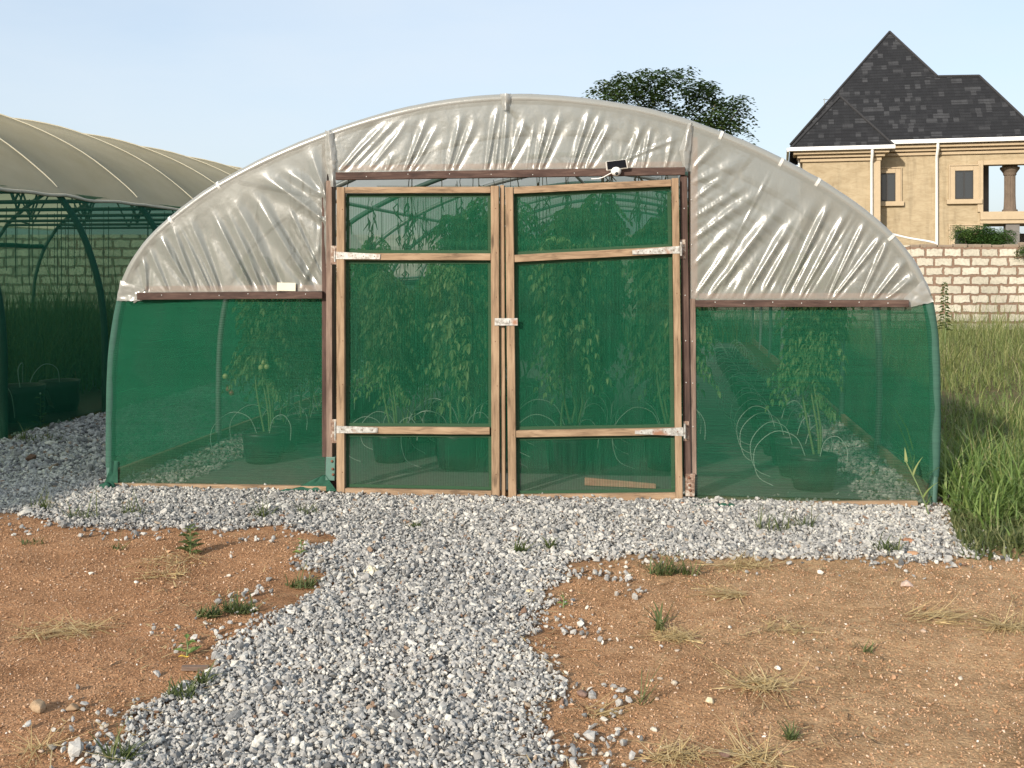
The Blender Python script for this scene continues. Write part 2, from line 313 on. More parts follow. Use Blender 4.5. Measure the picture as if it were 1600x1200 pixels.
GLASS = NT('dark_glass').set((0.035, 0.04, 0.045), 0.12, spec=0.5)
FRAMEM = simple('dark_window_frame', (0.03, 0.03, 0.03), 0.5)
def mat_canvas():
    t = NT('beige_shade_cloth'); v = t.coord(); a = t.noise(t.coord((3, 3, 0.5)), 1.4, 5, 0.6); b = t.noise(v, 0.5, 3)
    c = t.ramp(a, [(0.3, (0.56, 0.49, 0.315)), (0.7, (0.66, 0.59, 0.41))]); c = t.mix(0.4, c, t.ramp(b, [(0.3, (0.30, 0.25, 0.15)), (0.7, (0.46, 0.42, 0.32))]))
    t.set(c, 0.75, t.bump(a, 0.2, 0.01), spec=0.25)
    tr = t.n('ShaderNodeBsdfTranslucent'); tr.inputs['Color'].default_value = (0.78, 0.72, 0.52, 1)
    ms = t.n('ShaderNodeMixShader'); ms.inputs[0].default_value = 0.5; t.l(t.b.outputs[0], ms.inputs[1]); t.l(tr.outputs[0], ms.inputs[2]); t.l(ms.outputs[0], t.out.inputs['Surface']); return t.m
CANVAS = mat_canvas()
SEAM = simple('pale_seam', (0.40, 0.37, 0.28), 0.8)

# ------------------------------------------------------------------ mesh helpers
ORG = {}
def empty(name, loc, label, cat, group=None, rz=0):
    o = bpy.data.objects.new(name, None); COL.objects.link(o); o.location = loc; o.rotation_euler = (0, 0, rz); o.empty_display_size = 0.1
    tag(o, label, cat, group); ORG[o] = np.array(loc, float); return o
def tag(o, label=None, cat=None, group=None, kind=None):
    for k, v in (('label', label), ('category', cat), ('group', group), ('kind', kind)):
        if v: o[k] = v
    return o
class MB:
    def __init__(s): s.v = []; s.f = []; s.sm = []; s.rnd = None
    def add(s, vs, fs, smooth=False):
        b = len(s.v); s.v += [tuple(map(float, p)) for p in vs]; s.f += [tuple(b+i for i in f) for f in fs]; s.sm += [smooth]*len(fs)
    def hexa(s, a):  # 8 points: bottom 4 ccw, top 4
        s.add(a, [(0, 3, 2, 1), (4, 5, 6, 7), (0, 1, 5, 4), (1, 2, 6, 5), (2, 3, 7, 6), (3, 0, 4, 7)])
    def box(s, x0, x1, y0, y1, z0, z1):
        s.hexa([(x0, y0, z0), (x1, y0, z0), (x1, y1, z0), (x0, y1, z0), (x0, y0, z1), (x1, y0, z1), (x1, y1, z1), (x0, y1, z1)])
    def tube(s, pts, r, n=10, caps=True):
        P = [np.array(p, float) for p in pts]; N = len(P); rr = r if hasattr(r, '__len__') else [r]*N
        T = [P[min(i+1, N-1)]-P[max(i-1, 0)] for i in range(N)]; T = [t/(np.linalg.norm(t)+1e-12) for t in T]
        a = np.array([0, 0, 1.0]) if abs(T[0][2]) < 0.9 else np.array([1.0, 0, 0])
        vs = []
        for p, t, q in zip(P, T, rr):
            a = a-t*np.dot(a, t); a /= np.linalg.norm(a)+1e-12; b = np.cross(t, a)
            vs += [p+q*(math.cos(2*math.pi*k/n)*a+math.sin(2*math.pi*k/n)*b) for k in range(n)]
        fs = [(i*n+k, i*n+(k+1) % n, (i+1)*n+(k+1) % n, (i+1)*n+k) for i in range(N-1) for k in range(n)]
        s.add(vs, fs, True)
        if caps: s.add([vs[k] for k in range(n)], [tuple(range(n-1, -1, -1))]); s.add([vs[(N-1)*n+k] for k in range(n)], [tuple(range(n))])
    def grid(s, pts):  # pts [row][col]
        R_, C_ = len(pts), len(pts[0])
        s.add([p for r in pts for p in r], [(i*C_+j, i*C_+j+1, (i+1)*C_+j+1, (i+1)*C_+j) for i in range(R_-1) for j in range(C_-1)], True)
    def lathe(s, cx, cy, prof, n=20):
        vs = [(cx+r*math.cos(2*math.pi*k/n), cy+r*math.sin(2*math.pi*k/n), z) for r, z in prof for k in range(n)]
        s.add(vs, [(i*n+k, i*n+(k+1) % n, (i+1)*n+(k+1) % n, (i+1)*n+k) for i in range(len(prof)-1) for k in range(n)], True)
    def ball(s, c, r, n=10):
        c = np.array(c); vs = []; m = n//2+1
        for i in range(m):
            th = math.pi*i/(m-1)
            vs += [c+r*np.array([math.sin(th)*math.cos(2*math.pi*k/n), math.sin(th)*math.sin(2*math.pi*k/n), math.cos(th)]) for k in range(n)]
        s.add(vs, [(i*n+k, (i+1)*n+k, (i+1)*n+(k+1) % n, i*n+(k+1) % n) for i in range(m-1) for k in range(n)], True)
    def each(s, name, mat, parent, per=1):
        # every added piece its own object (per = pieces that belong together)
        import itertools
        comp = {}; par = list(range(len(s.v)))
        def fd(i):
            while par[i] != i: par[i] = par[par[i]]; i = par[i]
            return i
        for f in s.f:
            for q in f[1:]: par[fd(q)] = fd(f[0])
        for f, sm in zip(s.f, s.sm): comp.setdefault(fd(f[0]), []).append((f, sm))
        for fs in comp.values():
            ids = sorted({i for f, _ in fs for i in f}); mp = {i: k for k, i in enumerate(ids)}; b = MB(); b.v = [s.v[i] for i in ids]; b.f = [tuple(mp[i] for i in f) for f, _ in fs]; b.sm = [q for _, q in fs]; b.build(name, mat, parent)
    def build(s, name, mat, parent=None, bevel=0.0, org=None, uv=None):
        o0 = ORG.get(parent, np.zeros(3)) if org is None else np.array(org, float)
        me = bpy.data.meshes.new(name); me.from_pydata([tuple(np.array(v)-o0) for v in s.v], [], s.f)
        me.polygons.foreach_set('use_smooth', s.sm)
        if s.rnd is not None:
            at = me.attributes.new('rnd', 'FLOAT', 'POINT'); at.data.foreach_set('value', np.asarray(s.rnd, dtype=np.float32))
        if uv is not None:
            ul = me.uv_layers.new(name='UVMap')
            for p, quv in zip(me.polygons, uv):
                for li, c in zip(p.loop_indices, quv): ul.data[li].uv = c
        me.materials.append(mat); me.update()
        o = bpy.data.objects.new(name, me); COL.objects.link(o)
        if parent is not None: o.parent = parent
        elif org is not None: o.location = org
        ORG[o] = o0
        if bevel:
            bm = o.modifiers.new('bevel', 'BEVEL'); bm.width = bevel; bm.segments = 2; bm.limit_method = 'ANGLE'
        return o
def npmesh(name, V, F, mat, rnd=None, smooth=False, parent=None):
    """V (n,3) float, F (m,k) int -> object"""
    me = bpy.data.meshes.new(name); k = F.shape[1]
    me.vertices.add(len(V)); me.vertices.foreach_set('co', V.astype(np.float32).ravel())
    me.loops.add(F.size); me.loops.foreach_set('vertex_index', F.astype(np.int32).ravel())
    me.polygons.add(len(F)); me.polygons.foreach_set('loop_start', np.arange(0, F.size, k, dtype=np.int32))
    me.polygons.foreach_set('use_smooth', np.full(len(F), smooth))
    me.update(calc_edges=True); me.validate()
    if rnd is not None:
        at = me.attributes.new('rnd', 'FLOAT', 'POINT'); at.data.foreach_set('value', rnd.astype(np.float32))
    me.materials.append(mat); o = bpy.data.objects.new(name, me); COL.objects.link(o)
    if parent is not None: o.parent = parent
    return o
def catmull(P, m=6):
    P = [np.array(p, float) for p in P]; out = []
    for i in range(len(P)-1):
        p0, p1, p2, p3 = P[max(i-1, 0)], P[i], P[i+1], P[min(i+2, len(P)-1)]
        for k in range(m):
            t = k/m; out.append(0.5*((2*p1)+(-p0+p2)*t+(2*p0-5*p1+4*p2-p3)*t*t+(-p0+3*p1-3*p2+p3)*t**3))
    out.append(P[-1]); return out
def nz(x, y, z=0.0): return noise.noise(Vector((x, y, z)))

# ------------------------------------------------------------------ ground
def axis(lo, hi, step, far):
    a = list(np.arange(lo, hi+1e-6, step)); q = step; v = lo; left = []
    while v > -far: q *= 1.5; v -= q; left.append(v)
    q = step; v = hi; right = []
    while v < far: q *= 1.5; v += q; right.append(v)
    return left[::-1]+a+right
xs, ys = axis(-5, 6, 0.06, 900), axis(1.5, 9, 0.06, 900)
gV = np.array([(x, y, hf(x, y)) for y in ys for x in xs]); nx_ = len(xs)
gF = np.array([(j*nx_+i, j*nx_+i+1, (j+1)*nx_+i+1, (j+1)*nx_+i) for j in range(len(ys)-1) for i in range(nx_-1)])
tag(npmesh('ground', gV, gF, SOIL, smooth=True), 'sandy red brown bare soil', 'ground', kind='structure')

# ------------------------------------------------------------------ main greenhouse frame of reference
P0 = np.array([-3.147, 8.02, 0.0]); P1 = np.array([3.015, 7.335, 0.0])
U = (P1-P0)/np.linalg.norm(P1-P0); NO = np.array([U[1], -U[0], 0.0])     # outward (towards the viewer)
WA = np.array([0.1474, 0.9891, 0.0]); WID = float(np.linalg.norm(P1-P0))
def F(px, py, off=0.0):
    r = ray(px, py); o = P0+NO*off; t = np.dot(o-CAM, NO)/np.dot(r, NO); return CAM+r*t
def SZ(px, py):
    p = F(px, py); return np.dot(p-P0, U), p[2]
def A(s, d, z): return P0+U*s+WA*d+np.array([0, 0, z])

GH = empty('greenhouse', tuple((P0+P1)/2), 'arched polytunnel greenhouse with crinkled clear film gable and green net walls', 'greenhouse')
def plank(mb, a, b, wpx, off, th, taper=None):
    """a timber seen on the front: a, b pixel ends of its centre line, width in pixels, back face at off, thickness th"""
    A0, B0 = F(*a, off), F(*b, off); d = B0-A0; L = np.linalg.norm(d); d /= L
    side = np.cross(NO, d); w0 = wpx*np.linalg.norm(A0-CAM)/FPX/2/1.05; w1 = w0 if taper is None else taper*np.linalg.norm(B0-CAM)/FPX/2/1.05
    n = max(2, int(L/0.25)); ring = []
    for i in range(n+1):
        f = i/n; c = A0+d*L*f; w = w0+(w1-w0)*f
        wob = 0.0018*nz(c[0]*3, c[2]*3, a[0]*.1); c = c+side*wob
        ring.append([c-side*w, c+side*w, c+side*w+NO*th, c-side*w+NO*th])
    vs = [p for r in ring for p in r]; fs = []
    for i in range(n): fs += [(i*4+k, i*4+(k+1) % 4, (i+1)*4+(k+1) % 4, (i+1)*4+k) for k in range(4)]
    fs += [(3, 2, 1, 0), (n*4, n*4+1, n*4+2, n*4+3)]
    mb.add(vs, fs)
def timber(name, mat, parent, pieces, off, th, bevel=0.003):
    mb = MB()
    for p in pieces: plank(mb, p[0], p[1], p[2], p[3] if len(p) > 3 else off, p[4] if len(p) > 4 else th)
    return mb.build(name, mat, parent, bevel)

ARCH = [(173, 758), (173, 690), (174, 610), (177, 550), (184, 500), (190, 470), (196, 445), (211, 412), (236, 377), (270, 345), (305, 317), (344, 291), (405, 258), (470, 229), (545, 201), (620, 179), (700, 163), (790, 155), (870, 157), (950, 166), (1020, 179), (1090, 200), (1160, 227), (1219, 255), (1276, 286), (1331, 322), (1380, 362), (1415, 402), (1437, 440), (1449, 470), (1456, 510), (1460, 560), (1461, 620), (1461, 690), (1457, 788)]
arch_px = catmull(ARCH, 4)
arch_w = [F(p[0], p[1]) for p in arch_px]
arch_sz = [(np.dot(p-P0, U), p[2]) for p in arch_w]
iL = next(i for i, p in enumerate(arch_px) if p[1] < 466); iR = max(i for i, p in enumerate(arch_px) if p[1] < 468)
TR = 0.031
LEN = 15.6; HSTEP = 1.95
# front hoop
m = MB(); m.tube([p for p in arch_w], TR, 12); fh = m.build('hoop', STEEL, GH)
m = MB(); w = []
for i, p in enumerate(arch_w[iL:iR+1]):
    w.append(p)
m.tube(w, [TR+0.007+0.0035*nz(i*0.6, 1.3)+0.002*nz(i*2.1, 4) for i in range(len(w))], 14, False); m.build('film_sleeve', FILM_WRAP, GH)
for seg in (arch_w[2:iL+1], arch_w[iR:-2]):
    m = MB(); m.tube(seg, [TR+0.006+0.002*nz(i*.7, 2) for i in range(len(seg))], 12, False); m.build('net_sleeve', mat_net('net_sleeve_cloth', (0.10, 0.22, 0.17), 0.8, 'z', 0.02, 260) if seg is not None and 'net_sleeve_cloth' not in bpy.data.materials else bpy.data.materials['net_sleeve_cloth'], GH)
for k in range(1, int(LEN/HSTEP)+1):
    d = k*HSTEP; m = MB(); m.tube([A(s, d, z) for s, z in arch_sz[::2]], TR*0.92, 8); m.build('hoop', STEEL_G if k % 2 else STEEL, GH)
m = MB()
def swept(idx, d0=0.0, d1=LEN, n=48, sag=0.0, out=0.03):
    rows = []
    cs, cz = WID/2, 0.6
    for j in range(n+1):
        d = d0+(d1-d0)*j/n; ph = math.sin(math.pi*((d/HSTEP) % 1.0))
        row = []
        for i in idx:
            s, z = arch_sz[i]; v = np.array([s-cs, z-cz]); v /= np.linalg.norm(v)+1e-9
            o = out-sag*ph+0.008*nz(s*1.7, d*1.3, z)
            row.append(A(s+v[0]*o, d, z+(v[1]*o if z > .1 else 0)))
        rows.append(row)
    return rows
m.grid(swept(range(iL, iR+1, 2), 0.0, sag=0.02)); m.build('roof_film', FILM_ROOF, GH)
for idx in (range(0, iL+1, 2), range(iR, len(arch_sz), 2)):
    m = MB(); m.grid(swept(idx, 0.02, out=0.034)); m.build('side_net', NET_SIDE, GH)
for f in (0.18, 0.34, 0.5, 0.66, 0.82):
    i = int(f*(len(arch_sz)-1)); s, z = arch_sz[i]; m = MB(); m.tube([A(s, 0.03, z-0.05), A(s, LEN, z-0.05)], 0.02, 8); m.build('purlin', STEEL_G, GH)
for s, z in ((0.02, .06), (WID-0.02, .06)):
    m = MB(); a, b = A(s, 0.05, 0), A(s, LEN, 0); m.hexa([a-U*.02, a+U*.02, b+U*.02, b-U*.02]+[q+np.array([0, 0, .10]) for q in (a-U*.02, a+U*.02, b+U*.02, b-U*.02)]); m.build('base_board', WNH, GH)
# far end wall
m = MB(); rows = []
half = len(arch_sz)//2
for i in range(half+1):
    a, b = arch_sz[i], arch_sz[len(arch_sz)-1-i]
    rows.append([A(a[0]+(b[0]-a[0])*k/12, LEN, a[1]+(b[1]-a[1])*k/12) for k in range(13)])
m.grid(rows); m.build('end_net', NET_SIDE, GH)
# side curtain edge inside (dark band at the net's top)
for i in (iL, iR):
    s, z = arch_sz[i]; m = MB(); q = 0.05 if i == iL else -0.05
    m.tube([A(s+q, d, z-0.03+0.015*nz(d*1.3, i)) for d in np.linspace(0.08, LEN-.1, 30)], 0.045, 8); m.build('rolled_net', NETG, GH)

# ------------------------------------------------------------------ crinkled gable film
FOLDS_C = [((532, 266), (612, 182), 10, 5), ((552, 258), (628, 180), 8, 5), ((580, 262), (640, 186), 5, 5), ((632, 268), (668, 184), 11, 4), ((644, 266), (682, 198), 8, 4), ((700, 266), (720, 182), 13, 4), ((711, 266), (742, 186), 10, 4), ((759, 268), (779, 164), 12, 3.5), ((772, 268), (786, 166), 8, 3), ((785, 268), (793, 168), 10, 3.5), ((789, 268), (822, 186), 13, 4.5), ((836, 266), (857, 182), 12, 4), ((845, 266), (876, 178), 12, 4), ((893, 266), (921, 172), 14, 4), ((904, 264), (938, 180), 13, 4), ((917, 266), (954, 192), 10, 4.5), ((980, 262), (1004, 192), 9, 4), ((1004, 264), (1018, 198), 8, 3), ((1040, 262), (1052, 205), 6, 4), ((605, 266), (612, 240), 5, 3), ((960, 256), (1062, 215), 4, 2.5)]
FOLDS_R = [((1087, 462), (1148, 380), 12, 5), ((1105, 468), (1222, 318), 18, 6.5), ((1162, 468), (1246, 334), 15, 5.5), ((1190, 462), (1272, 308), 10, 6), ((1221, 468), (1297, 314), 17, 4), ((1228, 462), (1290, 330), 9, 3), ((1248, 468), (1326, 328), 15, 4), ((1258, 466), (1300, 380), 6, 3), ((1295, 466), (1357, 335), 13, 3), ((1302, 468), (1387, 357), 14, 3.5), ((1346, 466), (1391, 364), 13, 3), ((1352, 462), (1388, 380), 7, 3), ((1366, 468), (1418, 402), 13, 5.5), ((1386, 466), (1432, 430), 9, 5), ((1085, 372), (1192, 292), 12, 6), ((1084, 340), (1170, 288), 7, 5), ((1083, 286), (1166, 244), 10, 6), ((1084, 262), (1130, 214), 10, 5), ((1086, 412), (1150, 352), 8, 5), ((1086, 310), (1150, 262), 8, 5), ((1145, 386), (1206, 262), 5, 1.8), ((1120, 468), (1150, 410), 7, 3), ((1140, 468), (1164, 430), 6, 3)]
FOLDS_L = [((224, 400), (229, 458), 8, 3), ((247, 364), (295, 446), 10, 4), ((266, 345), (307, 455), 10, 3.5), ((276, 346), (329, 455), 11, 3.5), ((285, 342), (335, 455), 8, 3), ((294, 338), (343, 455), 12, 4), ((337, 336), (394, 455), 13, 5), ((353, 324), (411, 455), 12, 5), ((366, 311), (437, 455), 14, 6), ((396, 304), (490, 455), 15, 6), ((402, 268), (511, 348), 12, 7), ((436, 262), (511, 308), 9, 5), ((480, 222), (510, 308), 10, 5), ((452, 326), (502, 430), 6, 2), ((232, 385), (262, 455), 6, 3), ((500, 380), (470, 455), 5, 4), ((505, 250), (512, 420), 8, 4)]
def archy(x):
    best = None
    for (a, b) in zip(arch_px[iL-2:iR+2], arch_px[iL-1:iR+3]):
        if a[0] <= x <= b[0]: return a[1]+(b[1]-a[1])*(x-a[0])/(b[0]-a[0]+1e-9)
    return 466
def film_panel(x0, x1, bot, folds, seed, step=1.6, rows=70):
    nxp = int((x1-x0)/step); X = np.zeros((rows+1, nxp+1)); Y = X.copy()
    for j in range(nxp+1):
        x = x0+(x1-x0)*j/nxp; yt = archy(x); yb = bot(x)
        if yb < yt: yb = yt+0.5
        for i in range(rows+1): X[i, j] = x; Y[i, j] = yt+(yb-yt)*i/rows
    Z = np.zeros_like(X)
    rr = random.Random(int(seed*17)); extra = []
    for k in range(int(len(folds)*1.3)):                      # finer pleats that run with their neighbours
        a, b, amp, wd = folds[rr.randrange(len(folds))]; f = rr.uniform(.45, 1.05); dx = rr.uniform(-15, 15)
        (lo, hi) = (a, b) if a[1] > b[1] else (b, a)
        extra.append(((lo[0]+dx, lo[1]+rr.uniform(-3, 3)), (lo[0]+dx+(hi[0]-lo[0])*f+rr.uniform(-7, 7), lo[1]+(hi[1]-lo[1])*f), amp*rr.uniform(.15, .4), wd*rr.uniform(.35, .7)))
    folds = folds+extra
    for (a, b, amp, wd) in folds:
        if seed == 1.0: amp *= 1.45; wd *= 1.25
        ax, ay = a; bx, by = b
        if ay < by: (ax, ay), (bx, by) = (bx, by), (ax, ay)      # a is the lower, pinned end
        L = math.hypot(bx-ax, by-ay); tx, ty = (bx-ax)/L, (by-ay)/L
        t = ((X-ax)*tx+(Y-ay)*ty)/L; dp = (X-ax)*-ty+(Y-ay)*tx
        dp = dp+0.6*np.sin(t*4+ax)
        wdt = wd*(0.42+0.95*np.clip(t, 0, 1.1))
        env = np.clip((t+0.06)/0.16, 0, 1)*np.clip((1.12-t)/0.5, 0, 1)
        env = env*env*(3-2*env)
        prof = 0.62*np.exp(-(dp/wdt)**2)+0.38*np.exp(-np.abs(dp)/(0.7*wdt))-0.42*np.exp(-((dp-2.1*wdt)/(1.3*wdt))**2)-0.30*np.exp(-((dp+2.1*wdt)/(1.3*wdt))**2)
        Z += amp*0.00145*env*prof
    m = MB(); pts = []
    for i in range(rows+1):
        row = []
        for j in range(nxp+1):
            x, y = X[i, j], Y[i, j]; v = i/rows
            n = 0.006*nz(x*0.02, y*0.02, seed)+0.0022*nz(x*0.09, y*0.06, seed+5)+0.0009*nz(x*0.3, y*0.22, seed+9)
            edge = min(1.0, v*5, (1-v)*9+0.05)
            row.append(F(x, y, 0.034+edge*(Z[i, j]+n)))
        pts.append(row)
    m.grid(pts); return m
film_panel(192, 511, lambda x: 461 if x < 224 else 459, FOLDS_L, 1.0).build('gable_film', FILM, GH)
film_panel(511, 1079, lambda x: 272-4*(x-511)/560, FOLDS_C, 2.0, 1.5, 60).build('gable_film', FILM, GH)
film_panel(1079, 1447, lambda x: 472 if x < 1425 else 474, FOLDS_R, 3.0).build('gable_film', FILM, GH)
# film flaps at the eaves, folded round the hoop
def flap(poly, seed):
    (a, b, c, d) = poly; m = MB(); pts = []
    for i in range(13):
        row = []
        for j in range(17):
            u, v = j/16, i/12
            x = (a[0]*(1-u)+b[0]*u)*(1-v)+(d[0]*(1-u)+c[0]*u)*v; y = (a[1]*(1-u)+b[1]*u)*(1-v)+(d[1]*(1-u)+c[1]*u)*v
            y += 2.0*nz(x*.15, seed)*v
            row.append(F(x, y, 0.046+0.008*nz(x*.07, y*.09, seed)+0.005*nz(x*.2, y*.2, seed)))
        pts.append(row)
    m.grid(pts); m.build('film_flap', FILM_WRAP, GH)
flap(((188, 438), (226, 452), (222, 470), (182, 470)), 3); flap(((1412, 466), (1442, 438), (1459, 472), (1416, 481)), 7)
flap(((212, 455), (228, 456), (224, 468), (208, 473)), 13)
# bunched film at crown and post heads
def bunch(cx, y0, y1, w0, w1, seed):
    m = MB(); pts = []
    for i in range(21):
        v = i/20; row = []
        for j in range(13):
            u = j/12-.5; x = cx(v)+u*(w0+(w1-w0)*v); y = y0+(y1-y0)*v
            row.append(F(x+1.2*nz(y*.15, seed), y+1.5*nz(x*.4, seed+2), 0.05+0.022*math.cos(u*math.pi)+0.009*nz(x*.2, y*.05, seed)))
        pts.append(row)
    m.grid(pts); m.build('bunched_film', FILM_WRAP, GH)
bunch(lambda v: 790, 146, 172, 17, 9, 1); bunch(lambda v: 514+3*v, 204, 250, 12, 18, 4); bunch(lambda v: 517+3*v, 248, 292, 16, 9, 5)
bunch(lambda v: 1079-9*v, 192, 236, 7, 18, 8); bunch(lambda v: 1070+2*v, 234, 268, 17, 6, 9)
# clips on the hoop
for cx in (272, 350, 1124, 1219, 1276, 1388):
    j = min(range(iL, iR), key=lambda q: abs(arch_px[q][0]-cx)); p, q = arch_w[j], arch_w[j+1]; t = (q-p)/np.linalg.norm(q-p)
    m = MB(); m.tube([p-t*.011, p+t*.011], TR+0.0115, 14); m.build('clip', CLIP, GH, 0.003)

# ------------------------------------------------------------------ timbers of the front
timber('header_beam', WOH, GH, [((527, 276), (1070, 268), 12)], 0.036, 0.05)
timber('batten', WPH, GH, [((530, 263), (1066, 257), 9)], 0.0, 0.02)
timber('rail', WOH, GH, [((218, 462.5), (506, 460.5), 11)], 0.037, 0.045)
timber('rail', WOH, GH, [((1086, 474), (1418, 474), 11)], 0.037, 0.045)
timber('batten', WPH, GH, [((228, 451.5), (505, 449.5), 9)], 0.0, 0.02)
timber('batten', WPH, GH, [((1092, 462.5), (1424, 462.5), 9)], 0.0, 0.02)
timber('batten', WPV, GH, [((1085, 215), (1085, 466), 10)], 0.0, 0.02)
timber('door_post', WOV, GH, [((511, 212), (511, 291), 9.5, -0.05, 0.064), ((511, 291.3), (511.5, 712), 9.5, -0.03, 0.066)], 0, 0)
timber('door_post', WGV, GH, [((520.5, 284), (521, 712), 9.5, -0.05, 0.112)], 0, 0)
timber('door_post', WOV, GH, [((1067, 276), (1073, 742), 11, -0.05, 0.112)], 0, 0)
timber('door_post', WGV, GH, [((1079.5, 210), (1081, 466), 10, -0.05, 0.064), ((1081, 466.3), (1082.5, 740), 10, -0.03, 0.07)], 0, 0)
timber('base_rail', WNH, GH, [((167, 757.5), (512, 762), 7)], 0.036, 0.04)
timber('base_rail', WNH, GH, [((1082, 788.5), (1432, 785.5), 9)], 0.036, 0.04)
# post feet: bracket, stub and bolts
for (x0, x1, y0, y1, seed) in ((512, 528, 712, 768, 0), (1070, 1086, 738, 792, 1)):
    m = MB(); plank(m, ((x0+x1)/2, y0), ((x0+x1)/2-1, (y0*.35+y1*.65)), 15, 0.01, 0.06); fo = m.build('post_bracket', RUST if seed else STEEL, GH, 0.004)
    m = MB()
    for q in (0.25, 0.6, 0.85): m.ball(F((x0+x1)/2-2+3*q, y0+(y1-y0)*.62*q, 0.072), 0.011, 8)
    m.each('bolt', RUSTM, fo)
    m = MB(); a, b = F((x0+x1)/2, y0*.4+y1*.6, 0.0), F((x0+x1)/2, y1+3, 0.0); m.tube([a, b], 0.028, 12); m.build('stub_pipe', STEEL_G if seed else WOV, GH)
# nails on the timbers
m = MB()
for a, b, n in (((230, 462), (500, 460), 6), ((1095, 474), (1410, 474), 7), ((540, 275), (1060, 268), 8)):
    for k in range(n):
        f = (k+.5)/n; m.ball(F(a[0]+(b[0]-a[0])*f, a[1]+(b[1]-a[1])*f+random.uniform(-2, 2), 0.084), 0.0045, 6)
for x0, x1, off in ((511, 512, .036), (1069, 1073, .064), (1080, 1083, .042)):
    for k in range(6): m.ball(F(x0+(x1-x0)*k/5, 320+k*70+random.uniform(-9, 9), off), 0.0045, 6)
m.each('nail', CLIP, GH)

# nets of the two side bays
def net_panel(rows_px, off, n, amp, seed, name, mat, parent):
    m = MB(); pts = []
    for (xl, yl), (xr, yr) in rows_px:
        row = []
        for k in range(n+1):
            f = k/n; x, y = xl+(xr-xl)*f, yl+(yr-yl)*f
            row.append(F(x, y, off+amp*nz(x*.012, y*.02, seed)+amp*.4*nz(x*.05, y*.015, seed)))
        pts.append(row)
    m.grid(pts); return m.build(name, mat, parent)
def hoopx(y, left):
    seq = arch_px[:iL+2] if left else arch_px[iR-1:]
    return min(seq, key=lambda p: abs(p[1]-y))[0]
yy = np.linspace(463, 760, 40)
net_panel([((hoopx(y, True), y), (508, y+1)) for y in yy], 0.03, 40, 0.011, 1, 'bay_net', NET_BAY, GH)
yy = np.linspace(474, 789, 40)
net_panel([((1085, y), (hoopx(y, False), y-1)) for y in yy], 0.03, 40, 0.011, 2, 'bay_net', NET_BAY, GH)
# slack net at the feet
def slack(path, r, seed):
    m = MB(); P = catmull([G(*p) for p in path], 8)
    m.tube([p+np.array([0, 0, 0.02+0.012*nz(i*.5, seed)]) for i, p in enumerate(P)], [r*(0.6+.5*abs(nz(i*.33, seed+3)))*(math.sin(math.pi*min(.97, max(.03, i/len(P)))))**.5 for i in range(len(P))], 8)
    m.build('slack_net', NETG, GH)
slack([(1085, 797), (1110, 796), (1140, 797), (1165, 799)], 0.035, 1); slack([(438, 772), (470, 769), (505, 769), (524, 770)], 0.03, 2)
slack([(156, 764), (166, 765), (178, 763)], 0.05, 3)
m = MB(); pts = []
for i in range(9):
    v = i/8; pts.append([F(172-15*v**2*(1-j/5)+j*2.4, 720+44*v, 0.05+0.02*nz(j*.6, v*3)) for j in range(6)])
m.grid(pts); m.build('slack_net', NET_HEM if False else NETG, GH)
m = MB(); pts = []
for i in range(9):
    v = i/8; pts.append([F(505-55*v*(1-j/7)+18*v*(j/7)+j*.5, 742+26*v, 0.07+0.02*nz(j*.6, v*3, 4)) for j in range(8)])
m.grid(pts); m.build('slack_net', NETG, GH)
# inner curtain net behind the doors, cut on the slant at the upper left
m = MB(); pts = []
def IN(px, py): return F(px, py, -0.75)
for i in range(31):
    y = 290+i*16.2; xl = 588+(y-290)*1.05 if y < 385 else 688+ (y-385)*0.02
    pts.append([IN(xl+(1072-xl)*k/24, y)+NO*0.012*nz(k*.5, y*.01) for k in range(25)])
m.grid(pts); m.build('inner_net', NET_IN, GH)

# paper tag on the film
m = MB(); plank(m, (433, 448), (462, 448.5), 13, 0.052, 0.003); m.build('paper_tag', PAPER, GH)

